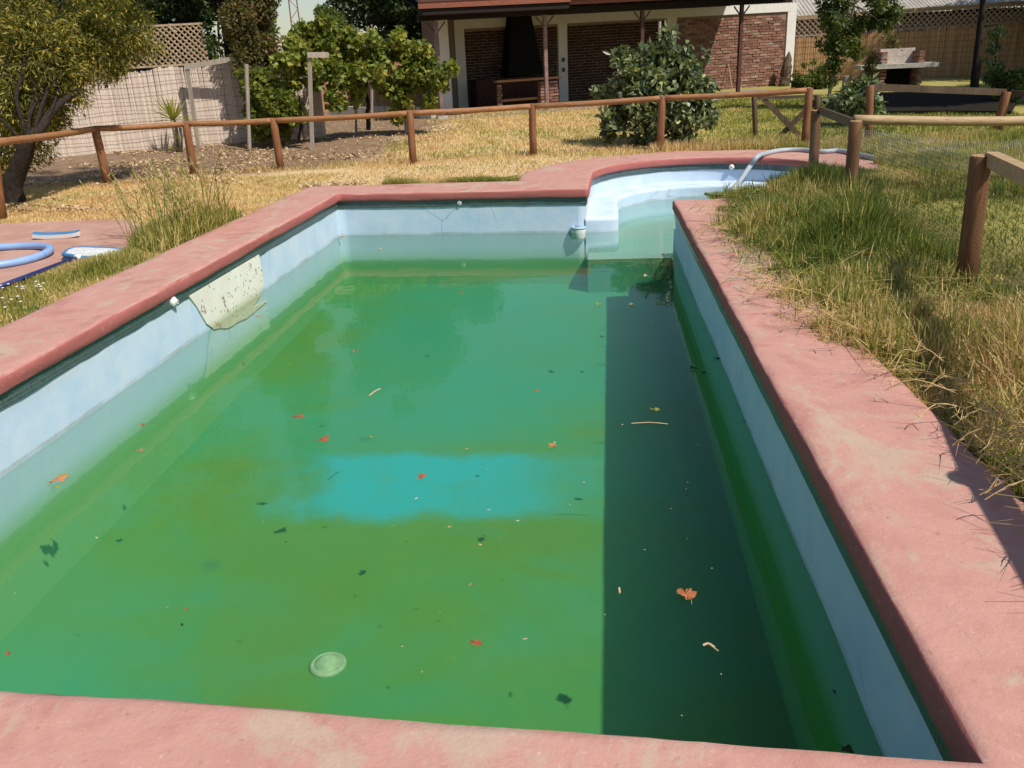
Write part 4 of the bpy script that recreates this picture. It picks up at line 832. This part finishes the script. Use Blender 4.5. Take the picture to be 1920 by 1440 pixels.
# --- columnar tree
b = gnd(492, 283); b = Vector((at(500, 200, 18.9).x, 18.9, float(gz(0, 18.9)))); top = 8.2
cl = []
for i in range(150):
    z = random.uniform(1.0, top); f_ = .50*min(1, (top+.3-z)/2.5)*(1.05 if z > 1.2 else .8); a_ = random.uniform(0, 6.28); r_ = f_*random.random()**.5*.85
    cl.append((b.x-.02*z+r_*math.cos(a_), b.y+r_*math.sin(a_), z+b.z, random.uniform(.16, .32), random.uniform(-.12, .12)))
leafy('columnar_tree', 'tall narrow column shaped tree with brownish green leaves beside the grape vine', 'tree', b, [b, b+Vector((0, 0, 2)), b+Vector((-.1, 0, 6.5))], .06, cl, 60000, .075, .05, MT['leaf_brown'], 'barkgrey', 6, rb=(0, .95), droop=.2)
# --- background trees (each a tree of its own)
def bgtree(label, px, Y, ztop, Rm, n_, leafn, m, ln=.16, wd=.09, zc=None, squash=1.0, **kw):
    x = px if px < 60 else at(px, 100, Y).x; z0 = float(gz(0, min(Y, 45))); hh = ztop-z0; zc = zc or z0+hh*.56; Rz = ztop-zc
    cl_ = crown((x, Y, zc), (Rm, Rm*.8, Rz*squash), n_, Rm*.16, Rm*.34, .14, .4)
    leafy('leafy_tree', label, 'tree', (x, Y, z0), [Vector((x, Y, z0-.1)), Vector((x+.1, Y, z0+hh*.3)), Vector((x, Y, zc))], .2, cl_, leafn, ln, wd, m, 'bark', 4, 'trees beyond the yard fences', **kw)
bgtree('dense dark tree rising behind the lattice at the left, nearest the yellow green tree', 265, 25, 7.6, 2.3, 46, 26000, MT['leaf_dark'], rb=(.0, 1))
bgtree('bright green leaved tree between the lattice and the column shaped tree', 425, 24, 7.4, 1.7, 50, 30000, MT['leaf_mid'], ln=.13, wd=.07, rb=(.1, 1))
bgtree('dark leafy tree filling the space just behind the right end of the lattice', 345, 22.8, 5.6, 1.35, 44, 24000, MT['leaf_dark'], ln=.12, wd=.07, rb=(.1, 1))
bgtree('dark tree far left behind the reed fence and lattice', 90, 26, 7.5, 2.6, 42, 22000, MT['leaf_dark'])
bgtree('large dark green tree standing behind the grape vine beside the porch', 735, 31, 10.6, 3.1, 70, 46000, MT['leaf_dark'], zc=5.6, rb=(.1, 1))
bgtree('small light topped tree in the gap of sky above the grape vine', 618, 27, 3.9, .75, 20, 9000, MT['leaf_mid'], ln=.10, wd=.05, rb=(.3, 1))
bgtree('broad dark tree behind the right end of the grape vine, touching the porch roof', 805, 29, 6.0, 1.9, 40, 22000, MT['leaf_dark'])
bgtree('dark tree behind the tin shed roof at right', 1780, 42, 8.5, 3.0, 40, 16000, MT['leaf_dark'])
# dark tree at the far right whose shade covers the bed
x = 11.3; cl = crown((13.9, 22.6, 5.0), (1.7, 2.0, 1.4), 70, .4, .85, .12, .4)
b = gnd(1832, 180); b = Vector((at(1830, 150, 23.5).x, 23.5, float(gz(0, 23.5))))
leafy('shade_tree', 'dark trunked tree at the right edge casting shade over the barbecue corner', 'tree', b, [b-Vector((0, 0, .1)), at(1834, 90, 23.5), at(1842, 10, 23.5), at(1843, -40, 23.5)], .11, cl, 42000, .16, .09, MT['leaf_dark'], 'bark', 6)
bgtree('big dark tree standing just outside the right edge of the picture', 11.0, 19.8, 6.6, 2.2, 70, 26000, MT['leaf_dark'], zc=5.2)
bgtree('dark tree outside the picture that shades the right end of the golden reed fence', 15.6, 29.0, 8.0, 3.7, 110, 42000, MT['leaf_dark'], ln=.22, wd=.13, zc=4.9)
# --- grape vine trained over wires
vn_ = thing('grape_vine', 'sprawling grape vine with yellowing leaves trained over poles between the lawn and porch', 'grape vine', tuple(gnd(690, 245)))
cl = []
for px, py, Y, rp, n_ in ((600, 75, 18.6, 38, 14), (650, 80, 19.1, 42, 16), (700, 95, 19.1, 42, 16), (750, 105, 19.4, 40, 14), (795, 115, 19.4, 35, 12), (780, 155, 19.3, 38, 14), (815, 150, 19.2, 22, 8), (735, 165, 19.4, 28, 8), (760, 190, 19.3, 24, 7), (805, 190, 19.2, 20, 5), (560, 95, 18.1, 32, 10), (545, 130, 17.8, 32, 10), (525, 185, 17.6, 28, 12), (497, 165, 18.2, 34, 16), (492, 205, 18.2, 30, 14), (520, 230, 18.0, 26, 10), (480, 240, 18.2, 18, 6), (540, 215, 17.7, 22, 6), (600, 130, 18.1, 26, 7), (640, 140, 18.6, 30, 9), (670, 150, 18.8, 22, 6), (625, 170, 18.4, 13, 2), (665, 185, 18.7, 7, 1), (630, 195, 18.4, 9, 2), (690, 125, 18.9, 28, 8), (745, 215, 19.3, 14, 3), (850, 130, 19.2, 6, 1)):
    c_ = at(px, py, Y); R = rp*Y/1600
    cl += crown((c_.x, c_.y, c_.z), (R*1.1, .45, R), n_, .08, .20, .2, .6)
leaves('foliage', cl, 19000, .115, .105, MT['leaf_vine'], vn_, (0, .80), droop=.35, shell=.5)
mb = MB()
for a_, b_, r_ in (((690, 243), (688, 150), .05), ((692, 200), (682, 125), .035), ((560, 268), (567, 190), .03), ((570, 262), (562, 180), .02), ((685, 150), (720, 110), .03), ((685, 150), (640, 120), .03)): g_ = 19.4 if a_[0] > 600 else 17.6; branch(mb, at(*a_, g_), at(*b_, g_), r_, r_*.6, .05)
mb.build('trunk', MT['bark'], vn_, True)
for (bx, by), (tx, ty), r_ in (((697, 243), (697, 150), .035), ((668, 252), (667, 203), .03), ((468, 283), (462, 120), .04), ((600, 240), (602, 150), .03), ((762, 250), (757, 200), .03)):
    B_ = gnd(bx, by); mb = MB(); mb.tube([B_, at(tx, ty, B_.y)], r_, 8); mb.build('support_pole', MT['oldwood'], vn_)
# --- broad leaved bush behind the fence
b = Vector((at(1235, 275, 16.2).x, 16.2, float(gz(0, 16.2))))
cl = []
for px, py, Y, rp, n_ in ((1230, 150, 16.2, 62, 40), (1175, 160, 16.1, 42, 18), (1285, 155, 16.2, 40, 18), (1240, 105, 16.3, 50, 18), (1200, 215, 15.9, 55, 22), (1270, 215, 15.9, 52, 22), (1160, 200, 16.0, 34, 9), (1310, 200, 16.1, 26, 8), (1150, 240, 15.9, 22, 5), (1225, 245, 15.8, 50, 16), (1165, 105, 16.3, 18, 4), (1295, 110, 16.3, 28, 7), (1128, 170, 16.1, 14, 2), (1285, 250, 15.9, 30, 7)):
    c_ = at(px, py, Y); R = rp*Y/1600; cl += crown((c_.x, c_.y, c_.z), (R*1.08, max(.2, R*.9), R*1.05), n_, .07, .18, .15, .6)
mb = MB()
leafy('broadleaf_bush', 'large rounded bush with broad glossy leaves just behind the pool fence', 'bush', b, [b, b+Vector((0, 0, .5)), b+Vector((.05, 0, 1.1))], .06, cl, 8000, .13, .085, MT['leaf_bush'], 'bark', 5, rb=(0, .85), droop=.15, shell=.5)
# --- small trees and shrubs on the right
b = gnd(1549, 205); cl = []
for px, py, rp, n_ in ((1565, 20, 32, 12), (1560, 60, 26, 10), (1575, 85, 22, 7), (1650, 10, 30, 10), (1655, 40, 20, 6), (1620, 40, 20, 5), (1600, 60, 16, 4), (1563, 120, 10, 4), (1562, 145, 8, 2), (1605, 90, 12, 3), (1560, -40, 45, 14), (1650, -50, 45, 14), (1600, -100, 50, 12)): cl += blob(px, py, b.y, rp, n_, .10, .22)
leafy('young_fruit_tree', 'young thin trunked tree with hanging dark green leaves left of the barbecue', 'tree', b, [b-Vector((0, 0, .1)), at(1556, 170, b.y), at(1563, 130, b.y), at(1568, 60, b.y), at(1600, 10, b.y)], .045, cl, 8200, .10, .06, MT['leaf_mid'], 'barkgrey', 4, rb=(0, .75), droop=.5)
SH = [((1517, 165), ((1518, 140, 28, 14), (1505, 150, 18, 6), (1535, 150, 16, 5)), 27.5, 3200, .10, .05, 'leaf_mid', 'yellow green feathery shrub at the right end of the brick wall', (.3, 1)),
      ((1620, 182), ((1618, 155, 16, 8), (1612, 170, 16, 6), (1630, 130, 10, 3), (1632, 108, 7, 2)), 22.5, 2200, .08, .05, 'leaf_brown', 'scruffy greyish shrub at the left side of the barbecue', (0, .7)),
      ((1895, 175), ((1900, 150, 26, 12), (1885, 165, 22, 8), (1930, 150, 30, 10)), 21, 3000, .12, .06, 'leaf_mid', 'yellow topped shrub in the shade at the right edge', (.2, 1)),
      ((1585, 208), ((1590, 190, 18, 8), (1610, 185, 22, 9), (1572, 200, 10, 4), (1625, 200, 16, 6)), 17.8, 2400, .15, .10, 'leaf_bush', 'low leafy vegetable plants beside the shaded bed fence', (0, .8)),
      ((1860, 160), ((1862, 60, 8, 4), (1864, 90, 8, 4), (1860, 120, 8, 4), (1858, 145, 9, 4)), 24, 1300, .10, .06, 'leaf_bush', 'thin climbing plant beside the dark shaded trunk', (.4, 1)),
      ((1670, 60), ((1668, 75, 8, 3), (1675, 88, 8, 3)), 26.5, 500, .08, .04, 'leaf_brown', 'wispy plant tops behind the barbecue against the reeds', (0, .8))]
for base, bl, Y, n_, ln, wd, mm_, lab, rb in SH:
    c0 = at(*base, Y); g0 = Vector((c0.x, Y, float(gz(0, Y)))); cl = []
    for px, py, rp, k_ in bl: cl += blob(px, py, Y, rp, k_, .08, .18)
    leafy('garden_shrub', lab, 'shrub', g0, [g0-Vector((0, 0, .05)), g0+Vector((.02, 0, .25)), Vector(cl[0][:3])], .02, cl, n_, ln, wd, MT[mm_], 'bark', 3, rb=rb)
# --- yucca by the reed fence
b = gnd(330, 284); tpt = at(325, 225, b.y); yc = thing('yucca_plant', 'spiky yucca with yellow green sword leaves on pale stems by the reed fence', 'yucca', tuple(b))
mb = MB(); mb.tube(smooth_path([b, (b+tpt)/2+Vector((.03, 0, 0)), tpt], 3), .055, 8, lump=.12); b2_ = gnd(338, 285); mb.tube([b2_, at(340, 240, b2_.y)], .05, 8, lump=.12); mb.build('stem', MT['barkgrey'], yc, True)
mb = MB()
for c0, n_, s_ in ((tpt, 34, 1.0), (at(340, 262, b2_.y), 16, .55), (at(322, 280, b.y-.2), 16, .4)):
    for i in range(n_):
        a_ = random.uniform(0, 6.28); e_ = random.uniform(-.15, 1.45); L = s_*random.uniform(.45, .68); d_ = Vector((math.cos(a_)*math.cos(e_), math.sin(a_)*math.cos(e_), math.sin(e_))); sdv = d_.cross(Vector((0, 0, 1))).normalized()*.026*s_
        bend = Vector((0, 0, -.10*L*math.cos(e_))); p0, p1, p2 = c0, c0+d_*L*.5, c0+d_*L+bend
        mb.add([p0-sdv*.6, p0+sdv*.6, p1+sdv, p1-sdv, p2, p1-Vector((0, 0, .012))], [(0, 1, 2, 5), (0, 5, 3), (3, 5, 4), (5, 2, 4)], 0, random.uniform(.4, .9))
mb.build('leaf_rosette', MT['leaf_vine'], yc)
# ================================================================== grass, weeds, litter
def mask_free(x, y, pad=.0, terrace=True):
    ok = ~inpoly(x, y, offset_loop(OUTER, pad)) 
    if terrace: ok &= ~inpoly(x, y, TER)
    return ok
def blades(name, x, y, h, w_, rn, label, lean=.45, m=None, z=None, tip=None, curl=.35, group=None, parent=None):
    n = len(x); a = RNG.uniform(0, 2*math.pi, n); l = h*lean*np.abs(RNG.normal(size=n)); dx = np.cos(a)*l; dy = np.sin(a)*l
    z0 = gz(x, y)-.004 if z is None else z; fa = RNG.uniform(0, math.pi, n); sx = np.cos(fa)*w_/2; sy = np.sin(fa)*w_/2
    hz = np.sqrt(np.maximum(h*h-l*l*.8, (h*.25)**2))
    V = np.zeros((n, 5, 3))
    V[:, 0] = np.c_[x-sx, y-sy, z0]; V[:, 1] = np.c_[x+sx, y+sy, z0]
    mx, my, mz = x+dx*curl, y+dy*curl, z0+hz*.6
    V[:, 2] = np.c_[mx+sx*.8, my+sy*.8, mz]; V[:, 3] = np.c_[mx-sx*.8, my-sy*.8, mz]; V[:, 4] = np.c_[x+dx, y+dy, z0+hz]
    o = npmesh(name, V, [(0, 1, 2, 3), (3, 2, 4)], np.clip(rn, 0, 1), m or MT['grass'], parent)
    if label: tag(o, label, 'grass', kind='stuff')
    return o
N = RNG.normal
# short dry lawn
def scatter(n, x0, x1, y0, y1, fn):
    x = RNG.uniform(x0, x1, n); y = RNG.uniform(y0, y1, n); keep = fn(x, y); return x[keep], y[keep]
dirt = lambda x, y: ((y-.45*x+(vn(x, y, 1.6)-.5)*2.5) > 16.4) & (x < -3.6+(vn(x, y, 1.3, 4)-.5)*2)
x, y = scatter(150000, -8.5, 8.5, 9.5, 25, lambda x, y: mask_free(x, y, .03) & (RNG.random(len(x)) > np.where(dirt(x, y), .96, .12)) & (x > -10+.0*y))
tone = .74-.10*np.clip((x+1)/4, 0, 1)-.22*np.clip((x-1.2)/2.5, 0, 1)+(vn(x, y, .9)-.5)*.35+(vn(x, y, .25, 2)-.5)*.2
h = .028+.03*vn(x, y, .5, 3)+.012*RNG.random(len(x))
blades('dry_lawn', x, y, h*(.8+.5*(y > 15)), .010+.0004*y, tone+N(size=len(x))*.1, 'short sun dried lawn of straw coloured grass between the pool and the porch', .7)
# lawn inside and beyond the right fence
x, y = scatter(120000, 2.1, 12, 2.5, 15, lambda x, y: mask_free(x, y, .05) & (x > 2.45-.0*y))
tone = .31+(vn(x, y, .8)-.5)*.25+(vn(x, y, .2, 2)-.5)*.2
blades('green_lawn', x, y, .035+.03*vn(x, y, .4, 3), .010, tone+N(size=len(x))*.12, 'greener short lawn on the far side of the netted fence', .7)
# rough grass spilling over the right coping
def edge_x(y): return 1.30+.16*np.clip((4.6-y)/.6, 0, 1)+.06*np.sin(y*2.1)+(vn(y, y*0, .5, 7)-.5)*.16 - .28*np.exp(-((y-6.9)/1.5)**2) + .06*np.exp(-((y-2.8)/.5)**2)
n_ = 76000; y = RNG.uniform(1.6, 10.2, n_); x = edge_x(y)+RNG.random(n_)**1.35*(1.75-.0*y)-.05
keep = (x < 2.95+.1*y*0) & (RNG.random(n_) < (.25+.75*np.clip((5.2-y)/-.2, 0, 1) if False else .9)); x, y = x[keep], y[keep]
grn = np.clip((y-4.9)/1.8, 0, 1)*.62 + np.exp(-((y-2.75)/.5)**2)*.85
tone = .63-.50*grn-.12*np.exp(-(((x-2.12)/.5)**2+((y-7.3)/.9)**2))+(vn(x, y, .5, 5)-.5)*.55+(vn(x, y, .14, 6)-.5)*.4
e = x-edge_x(y); h = (.045+.12*np.clip(e/.5, 0, 1))*(.25+1.5*vn(x, y, .22, 8)*vn(x, y, .6, 2)*1.6)
h = h*np.where(y < 5.5, 1.15, 1.0); h += .20*np.exp(-(((x-2.12)/.34)**2+((y-7.3)/.7)**2))+.20*np.exp(-(((x-2.4)/.45)**2+((y-9.6)/.7)**2))+.10*np.exp(-(((x-1.9)/.3)**2+((y-4.0)/.5)**2))
h *= np.clip(1-(x-2.35-.04*y)/.5, .3, 1)
blades('rough_grass', x, y, h, .0055+.0006*y, tone+N(size=len(x))*.2, 'thick tangle of long green and straw grass spilling over the right coping', 1.15, curl=.5)
n_ = 9000; y2 = RNG.uniform(1.7, 10, n_); x2 = edge_x(y2)+.05+RNG.random(n_)*1.3; hh = RNG.uniform(.05, .16, n_); zz_ = gz(x2, y2)+RNG.uniform(.01, .12, n_)
blades('matted_straw', x2, y2, hh, .0045+.0004*y2, np.clip(.64-.32*np.clip((y2-4.6)/2, 0, 1)+N(size=n_)*.25, 0, 1), 'dry straw stems lying matted over the rough grass by the right coping', 2.2, z=zz_, curl=.5)
# dark green tall tuft at the corner of the annex
n_ = 15000; a = RNG.uniform(0, 6.28, n_); r = RNG.random(n_)**.6; x = 2.55+.78*r*np.cos(a); y = 10.45+1.35*r*np.sin(a); keep = (x > 1.45) & ((x-CX)**2+(y-CY)**2 > 0); x, y, r = x[keep], y[keep], r[keep]
keep = ~((((x-CX)**2+(y-CY)**2) < (RI+.15)**2) | ((y > 9.62) & (x < 2.0))); x, y, r = x[keep], y[keep], r[keep]
blades('tall_tuft', x, y, (.30*(1-.45*r))*RNG.uniform(.6, 1.2, len(x)), .010, .13+N(size=len(x))*.12+(vn(x, y, .3)-.5)*.3, 'tall lush green grass tuft round the fence posts at the annex corner', .4)
n_ = 16000; x = RNG.uniform(3.0, 4.9, n_); y = RNG.uniform(9.2, 12.2, n_); k = (((x-CX)**2+(y-CY)**2) > (RI+.55)**2) & (RNG.random(n_) < .3+vn(x, y, .4)); x, y = x[k], y[k]
blades('overgrown_grass', x, y, .06+.16*vn(x, y, .3, 4), .010, .45+(vn(x, y, .4)-.5)*.6+N(size=len(x))*.12, 'long grass overgrowing the far right of the annex coping', .6, z=.095+x*0)
# long grass under the netting and along the back of the annex
x, y = scatter(52000, 2.5, 8.5, 8.4, 15.5, lambda x, y: mask_free(x, y, .02) & (((x-2.5)*.55+8.6 < y)) & (RNG.random(len(x)) < .35+.65*vn(x, y, .7, 3)))
keep = (y < 11.5+.25*(x-2.5)) | (y > 12.6); x, y = x[keep], y[keep]
blades('long_grass', x, y, (.08+.16*vn(x, y, .5, 2)), .010, .48+(vn(x, y, .5, 9)-.5)*.6+N(size=len(x))*.12, 'patchy long grass growing between the annex and the shaded bed', .5)
# weeds along the foot of the far fence
x = RNG.uniform(-8, 7, 26000); fy = np.interp(x, [p[0].x for p in FP], [p[0].y for p in FP]); y = fy+N(size=len(x))*.28; k = mask_free(x, y, .02) & (RNG.random(len(x)) < np.where(x > .5, 1, .35)*(.2+vn(x, y, .6, 5))); x, y = x[k], y[k]
blades('fence_weeds', x, y, np.where(x > 1, .20, .10)*(.3+vn(x, y, .4, 6)), .009, .80+(vn(x, y, .5, 1)-.5)*.5+N(size=len(x))*.12-.2*(x > 3), 'straw coloured weeds along the foot of the varnished rail fence', .6)
# green fringe on the outer edge of the far coping
x = RNG.uniform(-2.9, -.35, 9000); y = 11.74+np.abs(N(size=len(x)))*.16; k = mask_free(x, y, .0); x, y = x[k], y[k]
blades('edge_grass', x, y, (.03+.11*vn(x, y, .35, 2)), .009, .62+(vn(x, y, .4)-.5)*.5+N(size=len(x))*.1, 'green and straw fringe of grass on the outer edge of the far coping', .5)
# verge between left coping and terrace
n_ = 26000; y = RNG.uniform(4.6, 8.4, n_); xl = np.interp(y, [5.0, 5.6, 6.6, 7.4, 8.4], [-5.0, -4.85, -4.72, -4.5, -4.45]); x = -3.93-RNG.random(n_)*(-3.93-xl)*1.0
k = RNG.random(n_) < .35+.65*vn(x, y, .25, 2); x, y = x[k], y[k]; e = np.minimum(-3.9-x, x-xl[k]+.1)
blades('verge_grass', x, y, (.03+.10*np.clip(e/.3, 0, 1))*(.4+vn(x, y, .3, 4)), .0075, .48+(vn(x, y, .35, 7)-.5)*.6+N(size=len(x))*.13, 'narrow verge of matted green grass between the left coping and the terrace', .8)
# dry grass between terrace and fence, and beside the left coping beyond the weeds
x, y = scatter(60000, -9, -3.95, 8.3, 13.5, lambda x, y: mask_free(x, y, .02) & (y > 8.2+.0*x) & (RNG.random(len(x)) < .8) & ((y > 9.2) | (x > -5.2)))
blades('dry_grass', x, y, .03+.04*vn(x, y, .4), .009, .80+(vn(x, y, .6, 8)-.5)*.3+N(size=len(x))*.09, 'bleached dry grass behind the pink terrace', .75)
# tall seeding weed clump beside the terrace
b = gnd(300, 462); wc = thing('weed_clump', 'tall seeding weed clump growing beside the left coping at the terrace corner', 'weeds', tuple(b))
n_ = 7000; a = RNG.uniform(0, 6.28, n_); r = np.sqrt(RNG.random(n_)); x = b.x+.22+.75*r*np.cos(a)*.8; y = b.y+.55+1.0*r*np.sin(a); k = (x < -3.99); x, y, r = x[k], y[k], r[k]
blades('blades', x, y, (.30*(1-.5*r))*RNG.uniform(.5, 1.4, len(x)), .010, .50+N(size=len(x))*.16, None, .55, parent=wc)
mb = MB()
for i in range(130):
    a_ = random.uniform(0, 6.28); r_ = random.random()**.6; p0 = Vector((min(b.x+.1+.6*r_*math.cos(a_), -4.05), b.y+.5+.8*r_*math.sin(a_), .06)); H_ = random.uniform(.35, .8); ln_ = Vector((random.gauss(0, .16)-.08, random.gauss(0, .12), 0))
    pts = smooth_path([p0, p0+ln_*.3+Vector((0, 0, H_*.5)), p0+ln_+Vector((0, 0, H_))], 4); mb.tube(pts, .0034, 4, rnd=random.uniform(.25, .6))
    for k_ in range(10):
        q_ = pts[-1]+(pts[-4]-pts[-1])*random.random()*1.2; d_ = Vector((random.gauss(0, .03), random.gauss(0, .03), random.uniform(.0, .05))); s_ = Vector((.004, .002, 0)); mb.add([q_-s_, q_+s_, q_+d_], [(0, 1, 2)], 0, random.uniform(.7, 1))
mb.build('seed_stems', MT['grass'], wc)
# spiky dry runners creeping onto the near right coping
mb = MB()
for i in range(90):
    y0_ = random.choice([random.uniform(1.9, 3.3), random.uniform(1.9, 3.3), random.uniform(3.2, 9)]); x0_ = float(edge_x(np.array([y0_]))[0])+random.uniform(.0, .15); d_ = Vector((-random.uniform(.08, .28), random.uniform(-.15, .15), 0)); p0 = Vector((x0_, y0_, .16+random.random()*.08)); p1 = p0+d_*.6+Vector((0, 0, .04)); p2 = p0+d_+Vector((0, 0, -.03))
    pts = smooth_path([p0, p1, p2], 3); mb.tube(pts, .0022, 4, rnd=random.uniform(.6, .95))
    for q_ in pts[1::2]:
        for s_ in range(3): dd = Vector((random.gauss(0, .05), random.gauss(0, .05), random.uniform(-.01, .05))); mb.tube([q_, q_+dd], [.0018, .0008], 3, rnd=random.uniform(.6, .95))
tag(mb.build('grass_runners', MT['grass']), 'forked dry grass runners creeping out over the right coping', 'grass', kind='stuff')
# dead leaf litter
def litter(name, x, y, s, label, rlo=.3):
    n = len(x); a = RNG.uniform(0, 6.28, n); V = np.zeros((n, 4, 3)); z = gz(x, y)+.006+RNG.random(n)*.02
    for k_, (u_, v_) in enumerate(((-1, 0), (0, -.55), (1, 0), (0, .55))): V[:, k_] = np.c_[x+s*(u_*np.cos(a)-v_*np.sin(a)), y+s*(u_*np.sin(a)+v_*np.cos(a)), z+RNG.normal(size=n)*s*.35+s*.35]
    tag(npmesh(name, V, [(0, 1, 2), (0, 2, 3)], RNG.uniform(rlo, 1, n), MT['litter']), label, 'dead leaves', kind='stuff')
x, y = scatter(26000, -12, -3, 10.5, 21, lambda x, y: (RNG.random(len(x)) < np.clip((vn(x, y, 1.1, 3)-.42)*3, .03, 1)*.55) & (y-.3*x > 13.4))
litter('leaf_litter', x, y, RNG.uniform(.018, .045, len(x)), 'scattered tan dead leaves on the bare soil in front of the bleached reed fence')
x, y = scatter(9000, -9.5, -5.4, 10.3, 12.6, lambda x, y: (RNG.random(len(x)) < vn(x, y, .5, 3)) & (np.abs(y-(9.2-.35*(x+4)))<.55))
litter('leaf_drift', x, y, RNG.uniform(.02, .045, len(x)), 'drift of pale dead leaves along the dry grass by the left tree', .2)
x, y = scatter(500, -4.1, -3.2, 11.75, 12.3, lambda x, y: mask_free(x, y)); litter('leaf_pile', x[:260], y[:260], RNG.uniform(.02, .045, len(x[:260])), 'small pile of pale leaves at the far left corner of the coping', .7)
# little white flowers in the verge
mb = MB()
for i in range(34): px = random.uniform(2, 60); p = gnd(px, random.uniform(548, 600)-px*.25); 
for i in range(34):
    y_ = random.uniform(5.2, 6.1); x_ = random.uniform(-4.6, -4.1); mb.lathe((x_, y_, .06+random.uniform(.07, .12)), [(.004, 0), (.012, .006), (.006, .009)], 6)
tag(mb.build('white_flowers', MT['palestic']), 'tiny white flowers dotted in the verge beside the left coping', 'flowers', kind='stuff')
